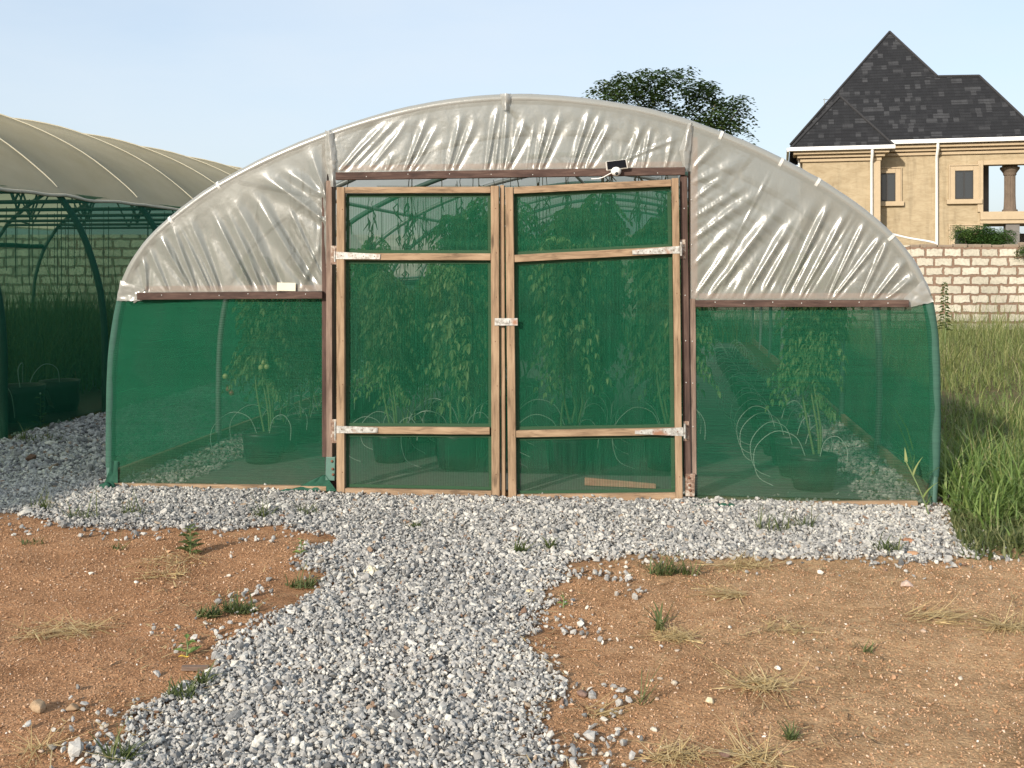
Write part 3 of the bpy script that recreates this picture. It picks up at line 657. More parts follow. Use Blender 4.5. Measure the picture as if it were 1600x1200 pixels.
# ------------------------------------------------------------------ doors
def door(left):
    o = 0.066
    if left:
        stiles = [((534.5, 293), (534.5, 772), 13), ((774, 291), (775.5, 776), 13)]; extra = ((785.5, 290), (787.5, 776), 7)
        rails = [((541, 297.5), (767.5, 297), 10), ((541, 401), (767.5, 401.5), 11), ((541, 671), (766, 672.5), 11), ((541, 766.5), (768.5, 771), 10)]
        netq = [(536, 297), (774, 296), (775, 771), (536, 767)]
    else:
        stiles = [((796.5, 293), (801.5, 785), 13), ((1054.5, 279), (1061, 781), 11)]; extra = None
        rails = [((803.5, 298), (1048.5, 286), 11), ((804.5, 404), (1050.5, 391), 12), ((807, 677), (1054.5, 673), 11), ((808.5, 777), (1055.5, 774), 11)]
        netq = [(797, 298), (1053, 286), (1059, 775), (802, 780)]
    mb = MB()
    for s in stiles: plank(mb, s[0], s[1], s[2], o, 0.045)
    fr = mb.build('door', WNV, GH, 0.003)
    if left:
        tag(fr, 'left door leaf of pale timber and green net'); mb = MB(); plank(mb, *extra, 0.03, 0.05); mb.build('closing_strip', WNV, fr, 0.003)
    else: tag(fr, 'right door leaf of pale timber, sagging towards the middle')
    for a, b, w_ in rails:
        mb = MB(); plank(mb, a, b, w_, o+0.004, 0.036); mb.build('door_rail', WNH, fr, 0.003)
    rows = []
    for i in range(31):
        v = i/30; l = (netq[0][0]+(netq[3][0]-netq[0][0])*v, netq[0][1]+(netq[3][1]-netq[0][1])*v); r = (netq[1][0]+(netq[2][0]-netq[1][0])*v, netq[1][1]+(netq[2][1]-netq[1][1])*v)
        rows.append((l, r))
    net_panel(rows, o-0.010, 24, 0.009, 5 if left else 6, 'door_net', NET_DOOR, fr)
    # hems along the openings
    mb = MB(); xl, xr = (543.5, 766) if left else (807, 1049)
    for a, b, w_ in rails: plank(mb, (a[0]+1, a[1]+8), (b[0]-1, b[1]+8), 6, o-0.006, 0.003)
    for a, b, w_ in rails[1:]: plank(mb, (a[0]+1, a[1]-8), (b[0]-1, b[1]-8), 5, o-0.006, 0.003)
    s0, s1 = stiles; plank(mb, (s0[0][0]+9, 306), (s0[1][0]+9, 764), 5, o-0.004, 0.003); plank(mb, (s1[0][0]-9, 300), (s1[1][0]-9, 764), 6, o-0.004, 0.003)
    mb.build('net_hem', NET_HEM, fr)
    mb = MB()
    for s in stiles:
        for k in range(7):
            f = (k+.5)/7; mb.ball(F(s[0][0]+(s[1][0]-s[0][0])*f+random.uniform(-2, 2), s[0][1]+(s[1][1]-s[0][1])*f, 0.1115), 0.004, 6)
    mb.each('nail', RUSTM, fr)
    # strap hinges
    hs = [((525, 399), (594, 401), 12, 8, (521.5, 384, 413)), ((526, 671), (590, 672), 12, 8, (521.5, 655, 692))] if left else [((1062, 390), (988, 394), 12, 7, (1066.5, 374, 404)), ((1068, 674.5), (992, 675), 14, 6, (1072, 658, 689))]
    for a, b, w0, w1, (px_, y0, y1) in hs:
        mb = MB(); plank(mb, a, b, w0, 0.1105, 0.004, taper=w1); hg = mb.build('hinge', GALV, fr)
        mb = MB(); plank(mb, (px_, y0), (px_, y1), 9, 0.0625, 0.006); mb.build('hinge_plate', RUST, fr)
        mb = MB(); kx = (a[0]+px_)/2; mb.tube([F(kx, y0+4, 0.105), F(kx, y1-4, 0.105)], 0.008, 8); mb.build('hinge_pin', GALV, fr)
        mb = MB()
        for k in range(4):
            f = .12+.25*k; mb.ball(F(a[0]+(b[0]-a[0])*f, a[1]+(b[1]-a[1])*f, 0.115), 0.0045, 6)
        mb.each('screw', RUSTM, fr)
    return fr
dl = door(True); dr = door(False)
m = MB(); plank(m, (773, 503), (809, 503), 12, 0.1125, 0.006); lt = m.build('latch', GALV, dl, 0.001)
m = MB(); plank(m, (783, 502), (796, 502), 5, 0.119, 0.008); m.build('bolt', GALV, dl)

# ------------------------------------------------------------------ solar camera on the header
c0 = F(962, 262, 0.1)
SCAM = empty('security_camera', tuple(c0), 'small white dome camera with tilted solar panel above the right door', 'camera')
def pq(px, py, off): return F(px, py, off)
m = MB(); a = [pq(946, 252.5, .17), pq(979, 248.5, .17), pq(981.5, 262.5, .13), pq(947.5, 266.5, .13)]; t_ = NO*-0.016+np.array([0, 0, -.004])
m.hexa([p+t_ for p in a[::-1]]+a[::-1]); sp_ = m.build('solar_panel', WHITE, SCAM, 0.002)
b = [(a[0]*.94+a[2]*.06), (a[1]*.94+a[3]*.06), (a[2]*.94+a[0]*.06), (a[3]*.94+a[1]*.06)]; m = MB(); m.add([p+NO*.002+np.array([0, 0, .001]) for p in b[::-1]], [(0, 1, 2, 3)]); m.build('solar_cell', PANEL, sp_)
m = MB(); m.ball(pq(962.5, 267, .115), 0.038, 18); body = m.build('camera_dome', WHITE, SCAM)
m = MB(); m.ball(pq(963.5, 271, .144), 0.012, 12); m.build('lens', BLACK, body)
m = MB(); m.tube([pq(962, 263, .085), pq(962, 262, .14)], 0.02, 12); m.build('bracket', WHITE, SCAM)
m = MB(); m.tube(catmull([pq(957, 269, .11), pq(948, 274, .10), pq(942, 277, .095), pq(934, 279, .09), pq(924, 279.5, .075)], 5), 0.0035, 6); m.build('cable', WHITE, SCAM)

# ------------------------------------------------------------------ floor and crops inside
m = MB(); m.grid([[A(s, d, 0.012) for s in np.linspace(0.58, 5.72, 12)] for d in np.linspace(0.1, LEN-.2, 30)]); tag(m.build('floor_sheet', SHEET), 'dark woven ground cover between the crop rows', 'floor', kind='structure')

def tomato_mesh(seed, h):
    r = random.Random(seed); V = []; Fc = []; rn = []; st = MB()
    stems = []
    for k in range(3):
        a0 = r.uniform(0, 6.28); P = []
        for i in range(13):
            f = i/12; P.append(np.array([0.03*math.cos(a0)+0.08*f*math.cos(a0)+0.04*math.sin(f*7+a0), 0.03*math.sin(a0)+0.08*f*math.sin(a0)+.03*math.cos(f*6+a0), 0.27+h*f*(1-.08*k)]))
        stems.append(P); st.tube(P, [0.010*(1-.55*i/12) for i in range(13)], 6)
    def leaflet(p, d, s):
        d = d/np.linalg.norm(d); side = np.cross(d, np.array([0, 0, 1.0])); side /= np.linalg.norm(side)+1e-6
        side = side*math.cos(r.uniform(-.7, .7))+np.cross(side, d)*math.sin(r.uniform(-.7, .7)); up = np.cross(side, d)
        b = len(V); w = s*r.uniform(.2, .32)
        V.extend([p, p+d*s*.4+side*w*.8+up*s*.1, p+d*s*.4-side*w*.8+up*s*.1, p+d*s*.45-up*s*.02, p+d*s*.78+side*w*.55-np.array([0, 0, s*.1]), p+d*s*.78-side*w*.55-np.array([0, 0, s*.1]), p+d*s-np.array([0, 0, s*.28])])
        Fc.extend([(b, b+3, b+1), (b, b+2, b+3), (b+1, b+3, b+4), (b+3, b+2, b+5), (b+3, b+6, b+4), (b+3, b+5, b+6)])
        c = min(1, max(0, r.gauss(.45, .25))); rn.extend([c]*7)
    for P in stems:
        for i in range(240):
            f = r.random()**.75
            if r.random() > 1.9*f-.42: continue
            q = f*11.99; a, t = int(q), q-int(q); base = P[a]*(1-t)+P[a+1]*t
            az = r.uniform(0, 6.28); L = r.uniform(.13, .32)*(1-.3*f); prev = base
            for j in range(1, 8):
                g = j/7; p = base+np.array([math.cos(az), math.sin(az), 0])*L*g+np.array([0, 0, L*(.35*g-.85*g*g)])
                if j > 1:
                    d = p-prev
                    for sgn in (-1, 1):
                        dd = d/np.linalg.norm(d)*.7+sgn*np.array([-math.sin(az), math.cos(az), 0])*.9+np.array([0, 0, -.55]); leaflet(p, dd, r.uniform(.03, .062))
                prev = p
            leaflet(prev, np.array([math.cos(az)*.5, math.sin(az)*.5, -.9]), r.uniform(.045, .075))
    return st, np.array(V), np.array(Fc), np.array(rn)
def foliage_obj(name, V, Fc, rn, mat, parent):
    o = npmesh(name, V, Fc, mat, rn, parent=parent); return o
PROT = []
for k in range(4):
    st, V, Fc, rn = tomato_mesh(40+k, (1.45, 1.6, 1.3, 1.75)[k]); PROT.append((st, V, Fc, rn))
ROWS = {  # name: (s, first d, step, count, place)
    'row by the left net wall': (0.84, 1.0, 0.52, 8), 'row behind the left half of the left door': (1.92, 1.15, 0.5, 9), 'row behind the right half of the left door': (2.55, 0.95, 0.5, 9),
    'row behind the left half of the right door': (3.5, 0.9, 0.5, 9), 'row behind the right half of the right door': (4.3, 1.1, 0.5, 9),
'row by the right net wall': (5.38, 0.42, 0.52, 1)}
FIRST = {'row by the left net wall': 'front potted tomato plant with pale fruit behind the left net bay', 'row behind the left half of the left door': 'front potted tomato plant behind the left half of the left door leaf',
         'row behind the right half of the left door': 'front potted tomato plant behind the right half of the left door leaf', 'row behind the left half of the right door': 'front potted tomato plant behind the left half of the right door leaf',
         'row behind the right half of the right door': 'front potted tomato plant behind the right half of the right door leaf',
         'row by the right net wall': 'front potted tomato plant clearly seen behind the right net bay'}
REST = {k: v.replace('front potted', 'potted').replace('with pale fruit ', '').replace('clearly seen ', '')+', farther back' for k, v in FIRST.items()}
made = {}
def tomato(p, kind, rz, label, group, sc_):
    if kind not in made:
        st, V, Fc, rn = PROT[kind]
        root = empty('potted_tomato_plant', tuple(p), label, 'tomato plant', group, rz); ORG[root] = np.zeros(3)
        mb = MB(); mb.lathe(0, 0, [(0.02, 0.006), (0.15, 0.006), (0.17, 0.10), (0.185, 0.24), (0.19, 0.265), (0.18, 0.27), (0.165, 0.24), (0.10, 0.236)], 20); mb.build('pot', BLACK, root)
        mb = MB(); mb.lathe(0, 0, [(0.172, 0.243), (0.1, 0.252), (0.001, 0.258)], 16); mb.build('potting_soil', SOILPOT, root)
        st.build('stem', STEM, root); foliage_obj('foliage', V, Fc, rn, LEAF_T, root)
        for q, (ax, l) in enumerate(((-1, .30), (1, .2))):
            mb = MB(); mb.tube(catmull([(ax*.06, 0, .25), (ax*.13, -.02, .40), (ax*(.2+l*.3), -.04, .44), (ax*(.14+l), -.07, .30), (ax*(.12+l), -.1, .10), (ax*(.06+l*.8), -.12, .03)] if q == 0 else [(ax*.05, 0, .25), (ax*.09, -.02, .38), (ax*.18, -.03, .42), (ax*.25, -.04, .33), (ax*.25, -.05, .2)], 5), 0.0030, 6); mb.build('drip_tube', TUBE, root)
        made[kind] = root; root.scale = (sc_,)*3; return root
    src = made[kind]; o = src.copy(); COL.objects.link(o); o.location = tuple(p); o.rotation_euler = (0, 0, rz); o.scale = (sc_,)*3; o['label'] = label; o['group'] = group
    for ch in src.children:
        c = ch.copy(); COL.objects.link(c); c.parent = o
    return o
kk = 0
first_left = None
for g, (s, d0, st_, n) in ROWS.items():
    for k in range(n):
        p = A(s+random.uniform(-.03, .03), d0+st_*k, 0.012); kk += 1
        o = tomato(p, kk % 4, random.uniform(-.35, .35), FIRST[g] if k == 0 else REST[g], 'tomato plants in the '+g, random.uniform(.9, 1.08)*(.84 if 'left half of the left' in g else 1.12 if 'door' in g else .95))
        if k == 0 and g == 'row by the left net wall': first_left = o
# the right hand row is emptied behind its first plant: bare pots with their drip tubes
src = made[[k for k in made if made[k]][0]]; bare = None
for k in range(1, 22):
    p = A(5.33+random.uniform(-.03, .03), .42+.47*k, 0.012); lab = 'dark pot with drip tube in the emptied row by the right net wall'
    o = empty('pot', tuple(p), lab, 'pot', 'pots in the emptied right row', random.uniform(-.3, .3))
    for ch in src.children:
        if ch.name.split('.')[0] in ('pot', 'potting_soil', 'drip_tube'):
            c = ch.copy(); COL.objects.link(c); c.parent = o
            if c.name.startswith('pot.'): c.name = 'tub'
for px, py, mt in ((412, 566, TOM_G), (408, 574, TOM_G), (417, 573, TOM_G), (357, 608, TOM_R), (362, 614, TOM_R), (352, 588, TOM_G)):
    r_ = ray(px, py); q = CAM+r_*(first_left.location.y-0.12)
    m = MB(); m.ball((0, 0, 0), 0.026, 10); to = m.build('tomato', mt); to.parent = first_left
    inv = Matrix.Translation(first_left.location) @ Matrix.Rotation(first_left.rotation_euler.z, 4, 'Z') @ Matrix.Scale(first_left.scale[0], 4)
    to.location = inv.inverted() @ Vector(q)
for o in list(first_left.children):
    pass
TWINE = simple('dry_twine', (0.07, 0.075, 0.05), 0.9)
# twines with dry stems hanging from the roof
m = MB()
for k in range(70):
    s, d = random.choice((1.0, 1.3, 1.9, 2.3, 3.0, 3.9, 4.2)), random.uniform(.6, 7)
    s += random.uniform(-.15, .15); zt = 2.0+0.85*math.sin(math.pi*s/WID); l = random.uniform(.5, 1.6)
    m = MB(); P = [A(s+.03*nz(i*.6, k), d+.03*nz(i*.6, k+7), zt-l*i/8) for i in range(9)]; m.tube(P, 0.004, 4, False)
    for q in range(5):
        i = random.randint(2, 7); m.tube([P[i], P[i]+np.array([random.uniform(-.05, .05), 0, -.05]), P[i]+np.array([random.uniform(-.06, .06), 0, -.14])], [.006, .009, .003], 4, False)
    m.build('hanging_twine', TWINE, GH)
m = MB(); m.grid([[A(3.55+.75*i/6, .45+.05*j, 0.03+.0*i) + np.array([0, 0, .12*j/2-.02*i/6*j]) for i in range(7)] for j in range(3)])
m = MB(); q0 = A(3.68, .30, .02); q1 = A(4.22, .27, .014)
ww = np.array([0, 0, .06]); tt = WA*.025
m.hexa([q0, q1, q1+tt, q0+tt, q0+ww, q1+ww*.6, q1+ww*.6+tt, q0+ww+tt]); tag(m.build('plank', WPH, None, 0.004), 'reddish timber offcut standing on edge behind the right door', 'plank')

# ------------------------------------------------------------------ the second greenhouse on the left
LAT = np.array([-WA[1], WA[0], 0.0]); L0 = 6.42
def B(p, d, z): return LAT*(L0+p)+WA*d+np.array([0, 0, z])
half_b = [(0, 0), (0, .5), (.01, 1.0), (.08, 1.5), (.27, 2.05), (.5, 2.42), (.75, 2.70), (1.4, 3.18), (2.2, 3.57), (3.1, 3.85), (4.1, 3.97)]
prof_b = half_b+[(8.2-p, z) for p, z in half_b[-2::-1]]
prof_b = catmull(prof_b, 4)
D_B = [9.3+1.85*k for k in range(-4, 8)]
GB = empty('greenhouse', tuple(B(4.1, 12, 0)), 'larger greenhouse at left with beige cloth roof and dark green netted sides', 'greenhouse')
for d in D_B:
    m = MB(); m.tube([B(p, d, z) for p, z in prof_b], 0.038, 10); m.build('hoop', STEEL_B, GB)
    m = MB(); m.tube([B(.62, d, 2.57), B(7.58, d, 2.57)], 0.028, 8); m.build('tie_bar', STEEL_B, GB)
    m = MB(); zz = lambda p: float(np.interp(p, [q[0] for q in prof_b], [q[1] for q in prof_b]))
    for p in (1.2, 2.4, 3.6, 4.6, 5.8, 7.0): m.tube([B(p, d, 2.57), B(p+.45, d, zz(p+.45))], 0.018, 6, False); m.tube([B(p, d, 2.57), B(p-.45, d, zz(p-.45))], 0.018, 6, False)
    m.each('truss_strut', STEEL_B, GB)
for q in ((0.0, 1.45, 1, 0), (0, 1.45, 3, 2), (0, 1.45, 5, 4), (8.2, 1.45, 3, 4), (8.2, 1.6, 5, 6), (8.2, 1.6, 7, 6)):
    m = MB(); m.tube([B(q[0]+(.05 if q[0] == 0 else -.05), D_B[q[2]+3] if q[2]+3 < len(D_B) else D_B[-1], q[1]), B(q[0], D_B[q[3]+3]+.2, 0.0)], 0.024, 8); m.build('brace', STEEL_B, GB)
rows = []; nd = (len(D_B)-1)*12; i0 = min(i for i, q in enumerate(prof_b) if q[1] > 2.6); i1 = max(i for i, q in enumerate(prof_b) if q[1] > 2.6)
for j in range(nd+1):
    d = D_B[0]+(D_B[-1]-D_B[0])*j/nd; ph = math.sin(math.pi*((j/12) % 1.0))**0.8
    row = []
    for i in range(i0, i1+1):
        p, z = prof_b[i]; f = (i-i0)/(i1-i0); e = math.sin(math.pi*f)
        row.append(B(p, d, z+0.055-0.11*ph*e-0.03*ph+0.01*nz(p*2, d*2)))
    p0, p1 = row[0], row[-1]
    row.insert(0, B(prof_b[i0][0]-.16, d, prof_b[i0][1]-.10+.03*nz(d*1.5, 4)-.02*ph)); row.append(B(prof_b[i1][0]+.16, d, prof_b[i1][1]-.10)); rows.append(row)
m = MB(); m.grid(rows); rc = m.build('roof_cloth', CANVAS, GB)
m = MB(); m.tube([r_[0] for r_ in rows], 0.02, 6); m.build('hem_cord', SEAM, rc)
for d in D_B:
    m = MB(); m.tube([B(p, d, z+.060) for p, z in prof_b[i0-1:i1+2]], 0.009, 6); m.build('seam', SEAM, rc)
for idx in (range(0, i0), range(i1+1, len(prof_b))):
    m = MB(); m.grid([[B(prof_b[i][0]+(-.045 if prof_b[i][0] < 4 else .045)+.012*nz(d*.9, prof_b[i][1]*2), d, prof_b[i][1]) for i in idx] for d in np.linspace(D_B[0], D_B[-1], 60)]); m.build('side_net', NET_B, GB)
for d in (D_B[0], D_B[-1]):
    hb = len(prof_b)//2; m = MB(); m.grid([[B(prof_b[i][0]+(prof_b[-1-i][0]-prof_b[i][0])*k/14, d, prof_b[i][1]) for k in range(15)] for i in range(hb+1)]); m.build('end_net', NET_B, GB)
for p, z in ((7.95, 2.15),):
    m = MB(); m.tube([B(p, d, z+.05*nz(d*.8, p)) for d in np.linspace(D_B[0], D_B[-1], 40)], 0.05, 6); m.build('rolled_net', NETG, GB)
m = MB()
for k in range(70):
    p, d = random.uniform(1, 7.5), random.uniform(9, 20); P = [B(p+.03*nz(i, k), d, 2.55-i*random.uniform(.12, .2)) for i in range(7)]; m = MB(); m.tube(P, 0.005, 4, False); m.build('hanging_twine', TWINE, GB)
m = MB(); m.grid([[B(p, d, 0.012) for p in np.linspace(.12, 2.2, 6)] for d in np.linspace(4, 21, 20)]); tag(m.build('floor_sheet', BLACK), 'black ground sheet inside the left greenhouse', 'floor', kind='structure')
# grow bags inside it
bag = None
for k, (p, d, s) in enumerate(((.55, 9.0, 1), (.6, 9.75, .9), (.55, 10.4, 1.1), (1.3, 10.0, 1), (.6, 11.2, 1), (1.4, 11.0, .9), (.7, 8.3, 1))):
    lab = 'black grow bag with white drip tube just inside the left greenhouse net'
    if bag is None:
        bag = empty('grow_bag', tuple(B(p, d, 0)), lab, 'grow bag', 'grow bags inside the left greenhouse'); ORG[bag] = np.zeros(3)
        mb = MB(); mb.lathe(0, 0, [(.02, 0), (.19, 0), (.22, .12), (.21, .28), (.23, .36), (.2, .35), (.12, .27), (.001, .26)], 14); bo = mb.build('bag', BLACK, bag)
        mb = MB(); mb.tube(catmull([(0, 0, .26), (.06, .02, .5), (.2, -.05, .56), (.36, -.08, .4), (.4, -.1, .1)], 5), .005, 6); mb.build('drip_tube', TUBE, bag)
        mb = MB(); mb.grid([[(-.12+.08*i, -.22-.02*j, .30-.06*j+.03*nz(i, j)) for i in range(4)] for j in range(4)]); mb.build('folded_rim', simple('bag_lining', (.3, .27, .24), .7), bag)
    else:
        c = bag.copy(); COL.objects.link(c); c.location = tuple(B(p, d, 0)); c.rotation_euler = (0, 0, k*1.1); c.scale = (s,)*3
        for ch in bag.children: q = ch.copy(); COL.objects.link(q); q.parent = c

# ------------------------------------------------------------------ gravel
def in_poly(x, y, poly):
    c = np.zeros(x.shape, bool); n = len(poly)
    for i in range(n):
        x0, y0 = poly[i]; x1, y1 = poly[(i+1) % n]
        cond = ((y0 > y) != (y1 > y)) & (x < (x1-x0)*(y-y0)/(y1-y0+1e-12)+x0); c ^= cond
    return c
edge_px = [(-120, 790), (0, 803), (60, 815), (130, 824), (250, 827), (380, 826), (455, 830), (512, 842), (498, 860), (482, 885), (512, 905), (478, 930), (420, 955), (392, 985), (335, 1020), (318, 1052), (262, 1085), (215, 1125), (172, 1165), (130, 1215), (60, 1300), (930, 1300), (888, 1210), (874, 1150), (852, 1110), (872, 1070), (838, 1020), (832, 985), (852, 950), (858, 915), (880, 890), (915, 876), (1000, 866), (1120, 868), (1300, 872), (1440, 874), (1500, 868), (1516, 860), (1506, 845), (1478, 815), (1462, 785)]
gp = [G(*p)[:2] for p in edge_px]
gp += [tuple(A(6.45, .3, 0)[:2]), tuple(A(6.7, 2.6, 0)[:2]), tuple(A(6.22, 3.0, 0)[:2]), tuple(A(6.2, 0.02, 0)[:2]), tuple(A(6.1, -.07, 0)[:2]), tuple(A(4.5, -.09, 0)[:2]), tuple(A(4.3, -.17, 0)[:2]), tuple(A(3.0, -.16, 0)[:2]), tuple(A(1.75, -.12, 0)[:2]), tuple(A(1.5, -.07, 0)[:2]), tuple(A(.1, -.07, 0)[:2]), tuple(A(0, 0.02, 0)[:2]), tuple(A(0, 15, 0)[:2]), tuple(B(-.02, 21.5, 0)[:2]), tuple(B(-.02, 8, 0)[:2]), tuple(B(-.02, 5.5, 0)[:2])]
inner_l = [tuple(A(s, d, 0)[:2]) for s, d in ((.05, .05), (.6, .05), (.6, 7), (.05, 7))]
inner_r = [tuple(A(s, d, 0)[:2]) for s, d in ((5.68, .05), (6.15, .05), (6.15, 7), (5.68, 7))]
def fill(poly, dens, jitter=0.10, ymax=99, ymin=0):
    P = np.array(poly); x0, y0 = P.min(0)-.1; x1, y1 = P.max(0)+.1; y1 = min(y1, ymax); y0 = max(y0, ymin)
    n = int((x1-x0)*(y1-y0)*dens); x = rng.uniform(x0, x1, n); y = rng.uniform(y0, y1, n)
    jx = np.array([nz(a*4, b*4, 1)*jitter*1.6+rng.normal()*jitter*.35 for a, b in zip(x, y)]); jy = np.array([nz(a*4, b*4, 5)*jitter+rng.normal()*jitter*.35 for a, b in zip(x, y)])
    k = in_poly(x+jx, y+jy, poly); return x[k], y[k]
ico_v = []; ph = (1+5**.5)/2
ico_v = np.array([(-1, ph, 0), (1, ph, 0), (-1, -ph, 0), (1, -ph, 0), (0, -1, ph), (0, 1, ph), (0, -1, -ph), (0, 1, -ph), (ph, 0, -1), (ph, 0, 1), (-ph, 0, -1), (-ph, 0, 1)], float); ico_v /= np.linalg.norm(ico_v[0])
ico_f = np.array([(0, 11, 5), (0, 5, 1), (0, 1, 7), (0, 7, 10), (0, 10, 11), (1, 5, 9), (5, 11, 4), (11, 10, 2), (10, 7, 6), (7, 1, 8), (3, 9, 4), (3, 4, 2), (3, 2, 6), (3, 6, 8), (3, 8, 9), (4, 9, 5), (2, 4, 11), (6, 2, 10), (8, 6, 7), (9, 8, 1)])
STP = []
for k in range(24):
    v = ico_v*rng.uniform(.62, 1.25, (12, 1)); n = rng.normal(size=3); n /= np.linalg.norm(n)
    for q in range(3):
        n = rng.normal(size=3); n /= np.linalg.norm(n); dd = v@n; v = v-np.outer(np.maximum(dd-.55, 0), n)   # flat broken faces
    STP.append(v)
STP = np.array(STP)
def stones(x, y, z, size, flat=.75):
    n = len(x); k = rng.integers(0, 24, n); V = STP[k]*size[:, None, None]*rng.uniform([.75, .55, .4], [1.45, 1.0, .85], (n, 3))[:, None, :]
    q = rng.normal(size=(n, 4)); q[:, 1:3] *= .45; q /= np.linalg.norm(q, axis=1)[:, None]; w, a, b, c = q.T
    Rm = np.stack([1-2*(b*b+c*c), 2*(a*b-c*w), 2*(a*c+b*w), 2*(a*b+c*w), 1-2*(a*a+c*c), 2*(b*c-a*w), 2*(a*c-b*w), 2*(b*c+a*w), 1-2*(a*a+b*b)], 1).reshape(n, 3, 3)
    V = np.einsum('nij,nkj->nki', Rm, V); V += np.stack([x, y, z], 1)[:, None, :]
    Fm = (ico_f[None]+(np.arange(n)*12)[:, None, None]).reshape(-1, 3); return V.reshape(-1, 3), Fm
X, Y, S = [], [], []
for dens, sz, lo, hi in ((7800, .0092, 2.6, 5.0), (5600, .0103, 5.0, 8.4), (1400, .019, 8.4, 22)):
    x, y = fill(gp, dens, 0.08, hi, lo); X.append(x); Y.append(y); S.append(sz*np.exp(rng.normal(0, .36, len(x))))
for p in (inner_l, inner_r):
    x, y = fill(p, 1100, .03); X.append(x); Y.append(y); S.append(.019*np.exp(rng.normal(0, .25, len(x))))
# thinning fringe of stray stones
xf, yf = fill(gp, 800, .40, 8.0, 2.6); X.append(xf); Y.append(yf); S.append(.014*np.exp(rng.normal(0, .3, len(xf))))
X, Y, S = map(np.concatenate, (X, Y, S)); Zg = np.array([hf(a, b) for a, b in zip(X, Y)])
V, Fm = stones(X, Y, Zg+S*.25+rng.uniform(0, .016, len(X)), S)
cl = np.array([nz(a*.8, b*.8, 4) for a, b in zip(X, Y)])
rv = np.clip(rng.normal(.5, .23, len(X))+.16*cl, 0, .94); odd = rng.random(len(X)); rv[odd > .965] = rng.uniform(.955, 1, (odd > .965).sum())
tag(npmesh('gravel', V, Fm, GRAVEL, np.repeat(rv, 12)), 'crushed grey granite gravel round and in front of the greenhouse', 'gravel', kind='stuff')
# the bed under the stones
from mathutils.geometry import tessellate_polygon
bx = []
gx = np.arange(-6.2, 4.6, .09); gy = np.arange(2.2, 22, .09); mm = MB()
cxm, cym = np.meshgrid((gx[:-1]+gx[1:])/2, (gy[:-1]+gy[1:])/2)
wob = np.vectorize(lambda a, b: nz(a*4, b*4, 1)*.13)(cxm, cym)
msk = np.ones(cxm.size, bool)
for ox, oy in ((0, 0), (.11, 0), (-.11, 0), (0, .11), (0, -.11)): msk &= in_poly((cxm+wob*.5+ox).ravel(), (cym+oy).ravel(), gp)
for q in (inner_l, inner_r): msk |= in_poly(cxm.ravel(), cym.ravel(), q)
msk = msk.reshape(cxm.shape); bV = []; bF = []
for j in range(msk.shape[0]):
    for i in range(msk.shape[1]):
        if msk[j, i]:
            b = len(bV)
            for (a, c) in ((gx[i], gy[j]), (gx[i+1], gy[j]), (gx[i+1], gy[j+1]), (gx[i], gy[j+1])): bV.append((a, c, hf(a, c)+.006))
            bF.append((b, b+1, b+2, b+3))
tag(npmesh('gravel_bed', np.array(bV), np.array(bF), GBED), 'grey grit under the gravel', 'ground', kind='structure')

# soil crumbs
soil_px = [[(-200, 810), (0, 812), (130, 832), (455, 838), (480, 870), (400, 950), (330, 1010), (250, 1080), (160, 1150), (100, 1230), (-300, 1230)], [(885, 900), (950, 878), (1300, 880), (1500, 872), (1750, 872), (1900, 1230), (900, 1230), (860, 1100), (850, 990)]]
X, Y = [], []
for q in soil_px:
    x, y = fill([tuple(G(*p)[:2]) for p in q], 4600, .05, 8, 2.8); X.append(x); Y.append(y)
X, Y = np.concatenate(X), np.concatenate(Y); S = .0029*np.exp(rng.normal(0, .42, len(X))); Zg = np.array([hf(a, b) for a, b in zip(X, Y)])
V, Fm = stones(X, Y, Zg+S*.5, S)
CRUMB = mat_stone('soil_crumb', [(0, (.26, .14, .07)), (.5, (.40, .235, .135)), (.9, (.52, .34, .21)), (1, (.62, .5, .4))])
tag(npmesh('soil_crumbs', V, Fm, CRUMB, np.repeat(rng.random(len(X)), 12)), 'loose crumbs of red brown soil', 'soil', kind='stuff')
X, Y = [], []
for q in soil_px:
    x, y = fill([tuple(G(*p)[:2]) for p in q], 9, .05, 8, 2.8); X.append(x); Y.append(y)
X, Y = np.concatenate(X), np.concatenate(Y); S = .006*np.exp(rng.normal(0, .4, len(X))); Zg = np.array([hf(a, b) for a, b in zip(X, Y)])
V, Fm = stones(X, Y, Zg+S*.4, S); tag(npmesh('stray_pebbles', V, Fm, PEBBLE, np.repeat(rng.random(len(X)), 12)), 'tiny pale pebbles scattered over the soil', 'pebbles', kind='stuff')

